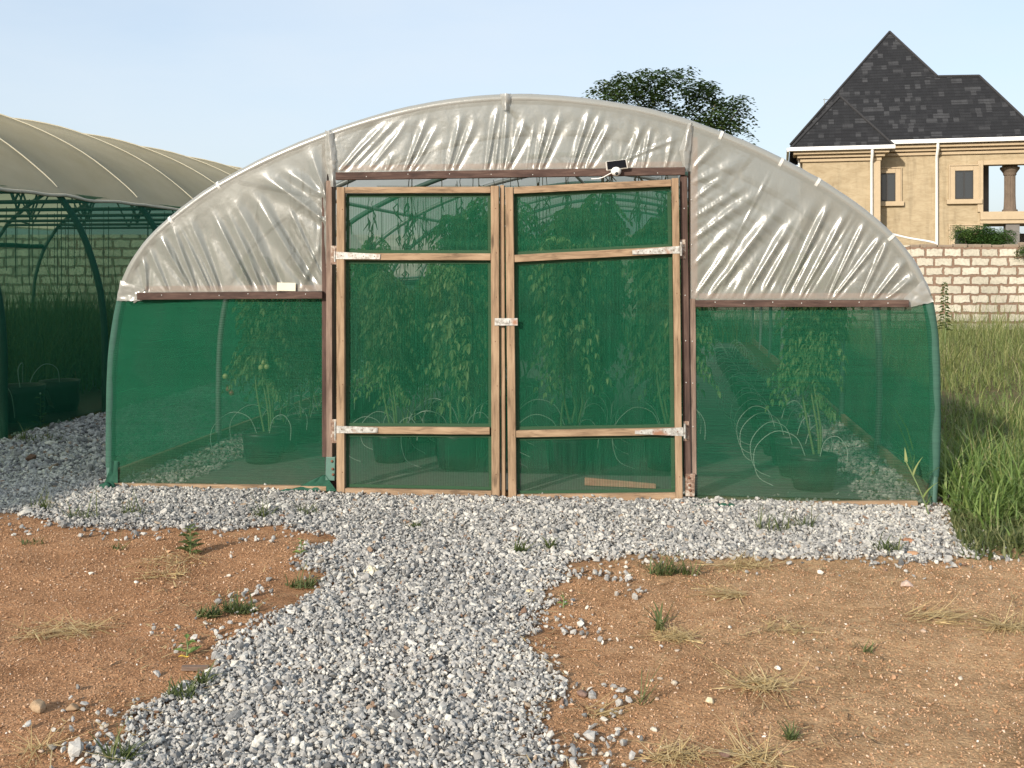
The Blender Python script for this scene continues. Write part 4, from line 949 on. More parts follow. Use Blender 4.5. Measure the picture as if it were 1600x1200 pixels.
# ------------------------------------------------------------------ single stones
def stone(px, py, wpx, mat, label, name='stone', flat=.6, asp=.75):
    g = G(px, py); r = wpx*g[1]/FPX/2; rr = random.Random(int(px*7+py)); k = rr.randrange(24)
    v = STP[k]*r*np.array([1.05, asp, flat]); a = rr.uniform(0, 6.28); Rz = np.array([[math.cos(a), -math.sin(a), 0], [math.sin(a), math.cos(a), 0], [0, 0, 1]])
    v = v@Rz.T; z = hf(g[0], g[1]); o = npmesh(name, v, ico_f, mat, np.full(12, rr.random())); o.location = (g[0], g[1], z-v[:, 2].min()*.72)
    bv = o.modifiers.new('bevel', 'BEVEL'); bv.width = r*.12; bv.segments = 2
    sd = o.modifiers.new('sub', 'SUBSURF'); sd.subdivision_type = 'SIMPLE'; sd.levels = sd.render_levels = 1
    tag(o, label, 'stone'); return o
for px, py, w, mt, lab in [
    (1418, 916, 24, PINKST, 'pinkish angular stone on bare soil below the right end of the gravel'), (1443, 988, 13, PEBBLE, 'small white stone alone on soil right of the straw'),
    (1215, 1043, 17, PEBBLE, 'bright white stone beside the middle straw tuft'), (1110, 1094, 22, CREAMS, 'cream yellow stone below the middle straw tuft'),
    (1055, 1066, 15, PEBBLE, 'white oval stone right of a close pair of stones'), (1031, 1058, 13, PEBBLE, 'right hand stone of a close white pair on soil'), (1018, 1061, 10, PEBBLE, 'left hand stone of a close white pair on soil'),
    (964, 1128, 15, PEBBLE, 'upper left white stone of the cluster near the gravel'), (986, 1134, 15, PEBBLE, 'middle stone of the white cluster near the gravel'), (999, 1141, 11, PEBBLE, 'grey right hand stone of the white cluster near the gravel'),
    (1023, 1132, 18, PEBBLE, 'brownish stone just right of the white cluster'), (911, 1080, 24, DARKST, 'dark brown stone on soil by the gravel edge'), (911, 997, 11, PEBBLE, 'pale stone on dark soil near the gravel bend'),
    (1058, 1018, 11, PEBBLE, 'small white stone under the bushy straw tuft'), (1033, 1011, 11, PEBBLE, 'small white stone left under the bushy straw tuft'), (1277, 1043, 11, PEBBLE, 'pale round stone right of the bright white one'),
    (1396, 1055, 14, BRICKM, 'small tan stone on open soil at right'), (1428, 868, 22, BRICKM, 'orange brown stone at the lower right edge of the gravel'), (1420, 848, 22, BRICKM, 'orange stone on the gravel near the tall grass'),
    (142, 901, 12, PEBBLE, 'white stone alone on the left soil'), (212, 913, 12, PEBBLE, 'pale stone right of the lone white one, left soil'), (62, 1114, 46, TANROCK, 'flat tan rock half sunk in the left soil'), (112, 1110, 26, TANROCK, 'flat grey brown rock beside the tan sunk rock'),
    (65, 1182, 14, PEBBLE, 'white stone at the bottom left corner'), (552, 1150, 20, BRICKM, 'orange brick fragment lying on the gravel path'), (731, 1093, 15, BRICKM, 'red brick chip on the middle of the gravel path'),
    (395, 1117, 12, BRICKM, 'small orange chip at the left side of the gravel path'), (1133, 1176, 30, DARKST, 'purplish stone beside the bottom straw tuft'), (1068, 793, 16, BRICKM, 'reddish stone at the foot of the right door post'),
    (660, 895, 11, BRICKM, 'little red chip on the upper gravel path'), (830, 928, 20, CREAMS, 'cream stone at the gravel bend edge'), (208, 1150, 11, PEBBLE, 'pale stone at the lower left gravel edge'), (1018, 880, 12, PEBBLE, 'pale stone under the long grass weed')]:
    stone(px, py, w, mt, lab)
# offcut of timber, leaves, cloth
g = G(307, 1050); m = MB(); m.box(-.06, .05, -.012, .012, 0, .018); o = m.build('timber_offcut', WGH, None, .002); o.location = (g[0], g[1], hf(g[0], g[1])+.004); o.rotation_euler = (0, .05, .12); tag(o, 'short grey timber offcut at the left edge of the gravel', 'timber')
for px, py, w, lab in ((1199, 851, 13, 'yellow fallen leaf on the gravel right of the doors'), (287, 1035, 16, 'yellow fallen leaf by a small weed at left')):
    g = G(px, py); s = w*g[1]/FPX; m = MB(); m.grid([[(s*(i/6-.5), s*.5*math.sin(math.pi*(i+.3)/6.6)*(j/4-.5), .018+.10*s*abs(j/2-1)+.1*s*math.sin(i)) for i in range(7)] for j in range(5)]); o = m.build('fallen_leaf', YLEAF); o.location = (g[0], g[1], hf(g[0], g[1])); o.rotation_euler = (0, 0, .3); tag(o, lab, 'leaf')
g = G(581, 898); m = MB(); pts = []
for i in range(15):
    row = []
    for j in range(15):
        u, v = i/14-.5, j/14-.5; q = np.array([.10*u*(1-.5*abs(v))+.03*nz(u*4, v*4, 1), .075*v+.03*nz(u*4, v*4, 2), .012+.075*max(0, .42-abs(u)-.5*abs(v))+.040*abs(nz(u*5, v*4, 3))+.012*nz(u*13, v*12, 4)])
        row.append(q)
    pts.append(row)
m.grid(pts); o = m.build('cloth_scrap', CLOTH); o.location = (g[0], g[1], hf(g[0], g[1])); o.rotation_euler = (0, 0, .4); tag(o, 'crumpled pale cloth scrap standing on the gravel path', 'cloth')

# ------------------------------------------------------------------ blades: grass, straw, weeds
def blades(x, y, z0, L, wd, lean, az, bend, nseg=3):
    """vectorised curved blades -> V, F(quads), per-vertex id"""
    n = len(x); V = np.zeros((n, (nseg+1)*2, 3)); 
    dx, dy = np.cos(az), np.sin(az); px_, py_, pz = x.copy(), y.copy(), z0.copy(); th = lean.copy(); wx, wy = -dy, dx
    for i in range(nseg+1):
        f = i/nseg; w = wd*(1-f**1.6)*.5+.0004
        V[:, 2*i] = np.stack([px_-wx*w, py_-wy*w, pz], 1); V[:, 2*i+1] = np.stack([px_+wx*w, py_+wy*w, pz], 1)
        s = L/nseg; px_ = px_+np.sin(th)*dx*s; py_ = py_+np.sin(th)*dy*s; pz = pz+np.cos(th)*s; th = th+bend/nseg
    b = (np.arange(n)*(nseg+1)*2)[:, None, None]; f = np.array([(2*i, 2*i+1, 2*i+3, 2*i+2) for i in range(nseg)])
    return V.reshape(-1, 3), (f[None]+b).reshape(-1, 4)
def grass_obj(name, x, y, Lm, wd, mat, label, bend=1.0, lean=.35, cv=(.45, .22), kind='stuff', z=None, nseg=3, cat='grass'):
    n = len(x); L = Lm*np.exp(rng.normal(0, .3, n)) if np.isscalar(Lm) else Lm
    V, Fq = blades(x, y, np.array([hf(a, b) for a, b in zip(x, y)])-.005 if z is None else z, L, wd*np.exp(rng.normal(0, .25, n)), np.abs(rng.normal(0, lean, n)), rng.uniform(0, 6.283, n), np.abs(rng.normal(bend, .5, n)), nseg)
    c = np.clip(rng.normal(cv[0], cv[1], n), 0, 1); o = npmesh(name, V, Fq, mat, np.repeat(c, (nseg+1)*2), smooth=True); tag(o, label, cat, kind=kind); return o
# field on the right and beyond
def field(n, y0, y1, xl, xr):
    y = rng.uniform(y0, y1, n); a = np.array([xl(q) for q in y]); b = np.array([xr(q) for q in y]); x = a+(b-a)*rng.random(n); return x, y
wallx = lambda y: 3.02+(y-7.33)*.149+.12
x, y = field(23000, 8.3, 27.3, wallx, lambda q: q*.56+1.5)
patch = np.array([nz(a*.5, b*.35, 2) for a, b in zip(x, y)]); keep = (patch > -.33+.25*rng.random(len(x))-.15); x, y = x[keep], y[keep]
L = (.17+.33*np.clip((y-10)/11, 0, 1))*np.exp(rng.normal(0, .35, len(x)))*(1+.6*np.array([nz(a*.7, b*.5, 8) for a, b in zip(x, y)]))
grass_obj('field_grass', x, y, L, .009, GRASS_F, 'tall mixed dry and green grass before the block wall', 1.2, .55, (.45, .27))
x, y = field(15000, 7.4, 16, wallx, lambda q: q*.54+1.2)
k = rng.random(len(x)) < np.clip(1.3-(y-7.4)/6, .12, 1); x, y = x[k], y[k]
grass_obj('green_grass', x, y, .17, .007, GRASS_L, 'soft green grass beside the right net wall', 1.3, .6, (.38, .22))
x, y = field(4600, 6.33, 8.6, lambda q: max(3.08+(q-7.33)*.149, G(1440, 800)[0] if q > 7.1 else G(1475, 850)[0]+.5*(7.1-q)), lambda q: q*.53+.6)
x = x+np.array([.16*nz(a*3, b*3, 6)+.05*nz(a*11, b*11, 2) for a, b in zip(x, y)]); yk = y+np.array([.28*nz(a*3.5, b*3.5, 8) for a, b in zip(x, y)]); k = rng.random(len(x)) < np.clip((yk-6.3)/.55, 0.04, 1); x, y = x[k], y[k]
grass_obj('lush_grass', x, y, .31*np.clip((y-6.1)/1.0, .22, 1)*(1+.5*np.array([nz(a*2.5, b*2.5, 3) for a, b in zip(x, y)]))*np.exp(rng.normal(0, .35, len(x))), .013, GRASS_L, 'broad bladed bright green grass at the right front corner', 1.4, .5, (.5, .2), nseg=4)
x, y = field(1500, 7.0, 8.2, lambda q: 3.3, lambda q: q*.53+.5)
grass_obj('seed_stalks', x[:130], y[:130], .5, .005, GRASS_F, 'thin pale grass stalks rising over the green grass', .5, .2, (.8, .15), nseg=4)
x, y = field(5200, 6.02, 7.0, lambda q: q*.437-.1*(q-6.02), lambda q: q*.52+.4); kk_ = rng.random(len(x)) < np.clip((y-6.0)/.35, .15, 1); x, y = x[kk_], y[kk_]; grass_obj('edge_weeds', x, y, .09, .012, LEAF_W, 'low grey green weeds along the gravel end', 1.2, .8, (.6, .25))
# scattered bits of dry grass and leaf litter on the soil and along the gravel's edges
LX, LY = [], []
for q in soil_px:
    x, y = fill([tuple(G(*p)[:2]) for p in q], 190, .05, 8, 2.8); k = np.array([nz(a*1.1, b*1.1, 11) for a, b in zip(x, y)]) > .05; LX.append(x[k]); LY.append(y[k])
ex = np.array([G(*p)[:2] for p in edge_px[7:19]+edge_px[21:33]]); sel = rng.integers(0, len(ex)-1, 420); fr_ = rng.random((420, 1)); ep = ex[sel]*(1-fr_)+ex[sel+1]*fr_+rng.normal(0, .11, (420, 2)); ep = ep[np.linalg.norm(ex[sel]-ex[sel+1], axis=1) < 1.2]
LX, LY = np.concatenate(LX+[ep[:, 0]]), np.concatenate(LY+[ep[:, 1]]); n = len(LX)
V, Fq = blades(LX, LY, np.array([hf(a, b) for a, b in zip(LX, LY)])+rng.uniform(.008, .024, n), rng.uniform(.03, .09, n), rng.uniform(.0025, .008, n), np.full(n, 1.5)+rng.normal(0, .08, n), rng.uniform(0, 6.283, n), rng.normal(0, .25, n), 2)
LITTER = mat_leaf('dry_litter', [(0, (0.10, 0.065, 0.04)), (0.5, (0.27, 0.18, 0.09)), (1, (0.55, 0.42, 0.22))], 0.8, 0.1)
tag(npmesh('dry_litter', V, Fq, LITTER, np.repeat(rng.random(n), 6)), 'bits of dry grass and leaf litter on soil and gravel edge', 'litter', kind='stuff')
# inside the left greenhouse
n = 15000; p, d = rng.uniform(1.2, 7.9, n), rng.uniform(8.0, 22, n); q = np.array([B(a, b, 0) for a, b in zip(p, d)])
grass_obj('rank_grass', q[:, 0], q[:, 1], (.55+.5*np.clip((d-9)/6, 0, 1))*np.exp(rng.normal(0, .25, n)), .018, GRASS_D, 'tall dark weeds growing inside the left greenhouse', .8, .3, (.4, .22))
x, y = field(9000, 22, 27.4, lambda q: -16, lambda q: 3.0+(q-7.3)*.149); grass_obj('back_grass', x, y, .6, .016, GRASS_F, 'rough grass growing behind both greenhouses', .8, .3, (.4, .2))

def tuft(name, px, py, wpx, mat, label, n, L, wd, cat, flat=False, dirn=None, z=.0, cv=(.5, .25), spread=None):
    g = G(px, py); r = wpx*g[1]/FPX/2; a = rng.uniform(0, 6.283, n) if dirn is None else rng.normal(dirn, .6, n)
    rad = r*np.sqrt(rng.random(n))*(.75 if spread is None else spread); t = rng.uniform(0, 6.283, n); x, y = rad*np.cos(t), rad*.6*np.sin(t)
    le = np.clip(rng.normal(1.5, .13, n), 1.15, 1.62) if flat else np.abs(rng.normal(.55, .25, n)); Ls = L*np.exp(rng.normal(0, .35, n))
    z0 = np.array([hf(g[0]+q, g[1]+w) for q, w in zip(x, y)])-hf(g[0], g[1])+(np.abs(rng.normal(0, .016, n)) if flat else 0)
    V, Fq = blades(x, y, z0, Ls, wd*np.exp(rng.normal(0, .25, n)), le, a, rng.normal(.02 if flat else .9, .22 if flat else .5, n), 4)
    V[:, 2] = np.maximum(V[:, 2], .003+.006*rng.random(len(V)))
    o = npmesh(name, V, Fq, mat, np.repeat(np.clip(rng.normal(*cv, n), 0, 1), 10), smooth=True); o.location = (g[0], g[1], hf(g[0], g[1])); tag(o, label, cat); return o
for px, py, w, n, L, dr, lab in [(1165, 884, 110, 90, .13, None, 'straw tuft at the gravel edge on the right soil'), (1150, 936, 60, 45, .20, 3.1, 'long straw tuft combed flat to the left'), (1055, 997, 80, 110, .09, None, 'bushy round straw tuft with a green shoot'),
    (1190, 1072, 110, 80, .14, None, 'middle straw tuft among white stones'), (1575, 985, 70, 90, .16, None, 'straw tuft cut by the right picture edge'), (1450, 968, 120, 60, .14, 0.1, 'thin sprawling straw left of the edge tuft'),
    (1185, 1188, 90, 60, .16, None, 'straw tuft at the bottom middle'), (1060, 1178, 110, 70, .11, None, 'grey tangled straw at the bottom beside the gravel'), (95, 985, 170, 110, .12, None, 'flattened straw patch at the left edge'),
    (265, 884, 110, 45, .13, None, 'thin straw left of the leafy weed'), (255, 905, 90, 45, .10, None, 'fine straw below the leafy weed'), (930, 1105, 60, 26, .12, 0.2, 'few straws by the dark brown stone'), (1230, 985, 120, 40, .12, None, 'faint thin straw on the open soil'), (60, 1180, 60, 24, .15, None, 'straws at the bottom left corner')]:
    tuft('dry_grass_tuft', px, py, w, STRAW, lab, int(n*1.5), L, .0030, 'dry grass', True, dr)
for px, py, w, n, L, wd, lab in [(1035, 900, 60, 80, .10, .007, 'green grassy weed at top of the right soil'), (1075, 898, 60, 45, .07, .007, 'small grassy weed right of the larger one'), (1032, 985, 22, 16, .13, .012, 'green shoot in the bushy straw tuft'),
    (375, 958, 66, 190, .055, .008, 'low green weed mat at the gravel edge, right one'), (325, 968, 50, 110, .05, .008, 'low green weed mat at the gravel edge, left one'), (470, 915, 60, 90, .06, .007, 'dark grassy weed where the path narrows'),
    (285, 1092, 70, 70, .07, .008, 'weed among stones at the lower left path edge'), (315, 1070, 44, 50, .06, .008, 'weed just above the lower left path edge one'), (1235, 1152, 24, 40, .05, .006, 'blue green sprout at lower right soil'), (1355, 1018, 18, 14, .06, .006, 'tiny green sprout right of the white stones'),
    (1210, 832, 80, 60, .12, .006, 'wispy weed on the gravel right of the doors'), (1255, 828, 50, 30, .13, .006, 'wispy weed beside a larger one, right gravel'), (860, 858, 26, 34, .09, .009, 'green weed on the gravel, left of the right soil'), (813, 865, 22, 40, .08, .011, 'leafy dark weed on the gravel below the doors'),
    (650, 822, 22, 36, .045, .010, 'tiny bright weed on the gravel before the doors'), (410, 812, 44, 46, .10, .006, 'thin weed on the gravel before the left bay'), (482, 806, 50, 50, .08, .006, 'dark thin weed near the left door post'), (205, 806, 50, 46, .12, .006, 'thin weed on shaded gravel at left'),
    (65, 800, 44, 40, .12, .006, 'thin weed on gravel at the far left'), (130, 812, 66, 50, .10, .006, 'faint weed between two on the left gravel'), (1385, 862, 60, 60, .09, .009, 'grey green weed by the orange stones'), (60, 690, 90, 90, .10, .009, 'dark low weed beside the left greenhouse net'),
    (190, 1190, 60, 50, .08, .009, 'weed at the bottom left gravel edge'), (50, 852, 50, 24, .05, .007, 'sparse sprout on the far left soil'), (185, 860, 30, 16, .05, .007, 'sparse sprout left of the leafy weed'), (1000, 1090, 70, 14, .17, .005, 'long thin weed stalk left of the cream stone')]:
    tuft('weed', px, py, w, LEAF_W, lab, n, L, wd, 'weed', False)
def leafy(px, py, hpx, n, label, mat=LEAF_W, lw=.035, flower=False):
    g = G(px, py); h = hpx*g[1]/FPX; root = empty('weed', (g[0], g[1], hf(g[0], g[1])), label, 'weed'); ORG[root] = np.zeros(3)
    m = MB(); m.tube([(0, 0, 0), (.004, 0, h*.5), (-.002, .003, h)], [.004, .003, .0015], 6); m.build('stem', STEM, root)
    V = []; Fc = []; rn = []
    for i in range(n):
        f = (i+.5)/n; a = i*2.4+random.random(); l = lw*(1.25-f*.7)*random.uniform(.8, 1.2); z = h*f; dx, dy = math.cos(a), math.sin(a); b = len(V); w = l*.28; dz = random.uniform(-.1, .35)*l
        V += [(0, 0, z), (dx*l*.5-dy*w, dy*l*.5+dx*w, z+l*.25), (dx*l, dy*l, z+dz), (dx*l*.5+dy*w, dy*l*.5-dx*w, z+l*.25)]; Fc.append((b, b+1, b+2, b+3)); rn += [random.gauss(.55, .2)]*4
    npmesh('leaves', np.array(V), np.array(Fc), mat, np.clip(np.array(rn), 0, 1), parent=root)
    if flower: m = MB(); m.ball((-.002, .003, h+.008), .011, 8); m.build('flower', WHITE, root)
leafy(297, 872, 44, 26, 'upright leafy green weed on the left soil', lw=.075); leafy(470, 872, 26, 10, 'broad leaved green weed at the path edge', GRASS_L, .05); leafy(292, 1025, 28, 7, 'small bright weed above a yellow leaf', GRASS_L, .06)
leafy(63, 668, 52, 14, 'slender weed with white flower by the left greenhouse', LEAF_W, .09, True); leafy(880, 950, 20, 5, 'tiny bright seedling on soil by the gravel', GRASS_L, .035)
# tall grass shoot leaning over the right corner
g = G(1452, 806); root = empty('grass_shoot', (g[0], g[1], 0), 'tall leaning grass shoot before the right corner of the net', 'grass'); ORG[root] = np.zeros(3)
m = MB(); m.tube(catmull([(0, 0, 0), (-.06, -.02, .15), (-.12, -.02, .28), (-.17, -.02, .38)], 5), .0045, 6); m.build('stem', STEM, root)
x = np.array([-.05, -.09, -.12, -.15, -.165, -.03]); zz_ = np.array([.13, .2, .28, .34, .37, .07]); n = 6
V, Fq = blades(x, np.full(n, -.02), zz_, np.array([.16, .15, .15, .12, .1, .2]), np.full(n, .020), np.array([.6, .9, .4, .9, .2, 1.0]), np.array([.2, 3.0, .3, 3.3, 1.5, 3.1]), np.array([.7, .9, .5, .8, .3, .8]), 5)
npmesh('blade', V, Fq, GRASS_L, np.repeat(np.array([.8, .7, .9, .8, .9, .6]), 12), parent=root)

# ------------------------------------------------------------------ block wall
YW = 27.5
def wtop(px): return D(px, 386, YW)[2]
m = MB(); x1 = D(1424, 386, YW)[0]; zt = D(0, 386, YW)[2]; xr = 22.0
m.box(x1, xr, YW, YW+.23, -.1, zt)
m.build
wallR = m.build('block_wall', BLOCK, None); tag(wallR, 'pale sandcrete block wall right of the clear greenhouse', 'wall')
m = MB(); zb = D(0, 377, YW)[2]
xx = x1
while xx < xr:                      # rough topping course of rubble mortar
    w_ = random.uniform(.25, .5); m.box(xx+.01, xx+w_-.02, YW+.06, YW+.24, zt-.01, zt+random.uniform(.05, .14)); xx += w_
cp = m.build('rough_coping', simple('grey_mortar', (.24, .19, .14), .95, 0, .3, 6, .8), wallR, .02)
m = MB(); xx = x1
m.box(x1-.42, x1-.003, YW+.1, YW+.33, -.1, zt+.05); m.build('corner_pier', BLOCK, wallR)
m = MB(); m.box(-24, x1-.43, YW+.6, YW+.83, -.1, zt+.35); wl = m.build('block_wall', BLOCK); tag(wl, 'pale block wall seen through the netting of the left greenhouse', 'wall')
m = MB(); m.tube(catmull([D(1395, 366, YW+.2), D(1420, 372, YW+.2), D(1450, 377, YW+.15), D(1462, 380, YW+.1)], 5), .028, 8); m.build('white_pipe', WHITE, wallR)

# ------------------------------------------------------------------ leafy crowns
def crown(name, clusters, n_per, ls, mat, parent, frond=True, cv=(.42, .25)):
    V = []; Fc = []; rn = []
    for (c, r) in clusters:
        c = np.array(c); base = random.gauss(0, .16)
        for i in range(int(n_per*r*r)):
            d = rng.normal(size=3); d /= np.linalg.norm(d); q = c+d*r*rng.random()**.6*np.array([1, 1, .85])
            az = math.atan2(d[1], d[0])+rng.normal()*.5; L = ls*rng.uniform(2.2, 3.8); tip = np.array([math.cos(az), math.sin(az), -.35+.5*d[2]])
            for j in range(7):
                f = (j+.6)/7; p = q+tip*L*f+np.array([0, 0, -L*.45*f*f]); sg = 1 if j % 2 else -1
                dirv = np.array([math.cos(az)*.45-math.sin(az)*sg, math.sin(az)*.45+math.cos(az)*sg, -.35+rng.normal()*.15]); dirv /= np.linalg.norm(dirv)
                sd = np.cross(dirv, np.array([0, 0, 1.0])); sd /= np.linalg.norm(sd)+1e-6; sd = sd*.9+np.array([0, 0, rng.normal()*.3]); l = ls*rng.uniform(.8, 1.25); w = l*.29; b = len(V)
                V += [p, p+dirv*l*.45+sd*w, p+dirv*l, p+dirv*l*.45-sd*w]; Fc.append((b, b+1, b+2, b+3)); rn += [cv[0]+base+rng.normal()*cv[1]]*4
    V = np.array(V)-ORG.get(parent, np.zeros(3)); return npmesh(name, V, np.array(Fc), mat, np.clip(np.array(rn), 0, 1), parent=parent)
TD = 42.0
tb = D(1050, 700, TD); tb[2] = 0
TREE = empty('tree', tuple(tb), 'dark leafy tree rising behind the clear greenhouse roof', 'tree')
cl = [(945, 128, 9), (936, 140, 10), (962, 142, 17), (975, 118, 10), (978, 130, 14), (985, 150, 20), (1000, 128, 13), (1010, 112, 10), (1022, 118, 13), (1015, 140, 18), (1030, 155, 22), (1045, 112, 10), (1052, 126, 14), (1062, 115, 9), (1070, 108, 8), (1075, 140, 16), (1085, 130, 15), (1095, 150, 18), (1108, 130, 11), (1104, 142, 13), (1118, 162, 15), (1125, 175, 16), (1140, 160, 13), (1152, 152, 9), (1155, 170, 9), (1146, 185, 13), (1130, 195, 14), (1158, 205, 7), (950, 158, 18), (980, 172, 20), (1010, 175, 22), (1045, 178, 24), (1075, 172, 20), (1095, 188, 20), (1115, 205, 20), (1020, 205, 26), (1060, 215, 28), (1090, 230, 26), (985, 210, 22), (1040, 245, 26), (1140, 220, 15), (1110, 185, 18)]
cl3 = [(D(a, b, TD+random.uniform(-1.6, 1.6)), r*TD/FPX*(.95 if r < 15 else .66)) for a, b, r in cl]
crown('crown', cl3, 420, .19, LEAF_N, TREE)
m = MB(); top = D(1052, 235, TD)
m.tube(catmull([tb, tb+(top-tb)*.4+np.array([.2, 0, 0]), tb+(top-tb)*.8, top], 5), np.linspace(.34, .16, 16), 10); m.build('trunk', BARK, TREE)
m = MB()
for k, (c, r) in enumerate(cl3):
    if k % 2 or c[2] > 8.3: continue
    a = tb+(top-tb)*random.uniform(.72, 1.0); mid = (a+c)/2+np.array([random.uniform(-.3, .3), random.uniform(-.3, .3), -.15]); m.tube(catmull([a, mid, c], 4), np.linspace(.085, .02, 9), 6)
m.build('limb', BARK, TREE)
SD = 29.2; sb = D(1530, 450, SD); sb[2] = 0
SHR = empty('shrub', tuple(sb), 'bright green shrub showing over the block wall', 'shrub')
cl = [(1505, 362, 9), (1520, 366, 11), (1535, 360, 11), (1545, 368, 12), (1560, 366, 11), (1572, 372, 8), (1512, 374, 10), (1530, 378, 12), (1552, 380, 11), (1495, 354, 4), (1580, 362, 4), (1540, 400, 14), (1520, 400, 14)]
cs = [(D(a, b, SD+random.uniform(-.25, .25)), r*1.25*SD/FPX) for a, b, r in cl]; crown('foliage', cs, 3800, .055, LEAF_S, SHR, cv=(.5, .22))
m = MB()
for c, r in cs: m.tube([sb, (sb+c)/2+np.array([.05, 0, .2]), c], [.03, .02, .006], 6)
m.build('stem', BARK, SHR)
vb = D(1596, 400, YW-.1); SH2 = empty('creeper', (vb[0], vb[1], 0), 'green creeper hanging over the wall at the right edge', 'creeper')
crown('foliage', [(D(1597, 392, YW-.1), .13), (D(1604, 388, YW-.1), .2)], 2200, .05, LEAF_S, SH2)
# tall weed by the wall
g = G(1476, 555); root = empty('weed', (g[0], g[1], 0), 'tall thin weed standing before the block wall', 'weed'); ORG[root] = np.zeros(3)
hh = (EYE+(HY-440)/FPX*g[1]); m = MB(); m.tube([(0, 0, 0), (.02, 0, hh*.5), (0, 0, hh)], [.012, .008, .003], 6); m.build('stem', STEM, root)
V = []; Fc = []
for i in range(46):
    f = .35+.65*i/46; a = i*2.4; l = .16*(1.4-f); b = len(V); dx, dy = math.cos(a), math.sin(a); w = .035; z = hh*f
    V += [(0, 0, z), (dx*l*.5-dy*w, dy*l*.5+dx*w, z+.02), (dx*l, dy*l, z-.03), (dx*l*.5+dy*w, dy*l*.5-dx*w, z+.02)]; Fc.append((b, b+1, b+2, b+3))
npmesh('leaves', np.array(V), np.array(Fc), LEAF_W, rng.random(len(V)), parent=root)

# ------------------------------------------------------------------ house
HA = R(14.5); HU = np.array([math.cos(HA), -math.sin(HA), 0]); HV = np.array([math.sin(HA), math.cos(HA), 0])
HO = D(1258, 415, 45.0); HO[2] = 0
def HP(u, v, z): return HO+HU*u+HV*v+np.array([0, 0, z])
def hit(px, py, v=0.0):
    r = ray(px, py); o = HO+HV*v; t = np.dot(o-CAM, HV)/np.dot(r, HV); p = CAM+r*t; return float(np.dot(p-HO, HU)), float(p[2])
HS = empty('house', tuple(HP(6, 4, 0)), 'tan rendered two storey house with steep dark shingle roof', 'house')
V1 = -0.8                                     # the left wing stands forward
u0 = hit(1254, 240, V1)[0]; u1 = hit(1373.5, 240, V1)[0]; u2 = hit(1531, 260, 0)[0]; ue = hit(1700, 260, 0)[0]
ze1 = hit(1330, 236, V1)[1]; ze2 = hit(1480, 226, 0)[1]
DEP = 8.4
def hbox(mb, u0, u1, v0, v1, z0, z1):
    mb.hexa([HP(u0, v0, z0), HP(u1, v0, z0), HP(u1, v1, z0), HP(u0, v1, z0), HP(u0, v0, z1), HP(u1, v0, z1), HP(u1, v1, z1), HP(u0, v1, z1)])
m = MB(); hbox(m, u0, u1, V1, DEP, 0, ze1+.15); hbox(m, u1+.002, u2, 0, 3.2, 0, ze2+.1); m.build('wall', STUCCO, HS)
# strip pilaster on the wing's right edge + cornices
m = MB(); a = hit(1364, 300, V1)[0]; hbox(m, a, u1+.05, V1-.06, V1+.3, 0, ze1-.05); m.build('pilaster', TRIM, HS)
m = MB()
for k, (o_, z_, h_) in enumerate(((.38, 0, .13), (.22, -.14, .12), (.10, -.30, .14))):
    hbox(m, u0-o_, u1+o_, V1-o_, V1+1.0+.01*k, ze1+z_-.13, ze1+z_); hbox(m, u1+o_+.004, ue+o_, -o_, .5+.01*k, ze2+z_-.13, ze2+z_)
m.build('cornice', TRIM, HS, .02)
m = MB(); hbox(m, u0-.55, u1+.60, V1-.56, V1-.40, ze1+.0, ze1+.17); m.build('gutter', WHITE, HS, .03)
m = MB(); hbox(m, u1-.02, ue+.5, -.56, -.40, ze2+.02, ze2+.2); m.build('gutter', WHITE, HS, .03)
m = MB(); hbox(m, u0-.66, u0-.55, V1-.5, 7.8, ze1-.02, ze1+.15); m.build('gutter', WHITE, HS, .03)
for px, v_, z in ((1361.5, V1, ze1), (1463, 0, ze2)):
    u_ = hit(px, 300, v_)[0]; m = MB(); m.tube([HP(u_, v_-.46, z+.02), HP(u_, v_-.46, z-.2), HP(u_, v_-.12, z-.5), HP(u_, v_-.12, 0)], .062, 10); m.build('downpipe', WHITE, HS)
u_ = hit(1249, 260, V1)[0]; m = MB(); m.tube([HP(u_, V1+.3, ze1), HP(u_+.0, V1+.4, ze1-.5), HP(u_+.12, V1+.4, 0)], .055, 8); m.build('downpipe', WHITE, HS)
# windows
def window(px0, px1, py0, py1, v, mull, sur=(True, True)):
    a, z1 = hit(px0, py0, v); b, z0 = hit(px1, py1, v)
    mb = MB(); t = .20
    for (ua, ub, za, zb) in ((a-t, a, z0-.02, z1+t), (b, b+t, z0-.02, z1+t), (a, b, z1, z1+t)): hbox(mb, ua, ub, v-.07, v+.02, za, zb)
    for (ua, ub, za, zb) in ((a-t-.05, a-t, z0-.02, z1+t+.05), (b+t, b+t+.05, z0-.02, z1+t+.05), (a-t, b+t, z1+t, z1+t+.05)): hbox(mb, ua, ub, v-.11, v+.02, za, zb)
    w_ = mb.build('window', TRIM, HS, .012)
    mb = MB(); hbox(mb, a-t-.14, b+t+.14, v-.16, v+.02, z0-.22, z0-.021); mb.build('sill', TRIM, w_, .02)
    mb = MB(); hbox(mb, a+.004, b-.004, v-.012, v+.01, z0, z1-.004); mb.build('pane', GLASS, w_)
    mb = MB(); f = .045
    for (ua, ub, za, zb) in [(a+.002, a+f, z0+.001, z1-.002), (b-f, b-.002, z0+.001, z1-.002), (a+f, b-f, z0+.001, z0+f), (a+f, b-f, z1-f, z1-.002)]+[(a+(b-a)*q-.025, a+(b-a)*q+.025, z0+f, z1-f) for q in mull]: hbox(mb, ua, ub, v-.035, v-.013, za, zb)
    mb.build('frame', FRAMEM, w_)
window(1376.5, 1399, 271, 314, 0, (.42,)); window(1492, 1520.5, 267, 310.5, 0, (.5,)); window(1492, 1520, 360, 400, 0, (.5,))
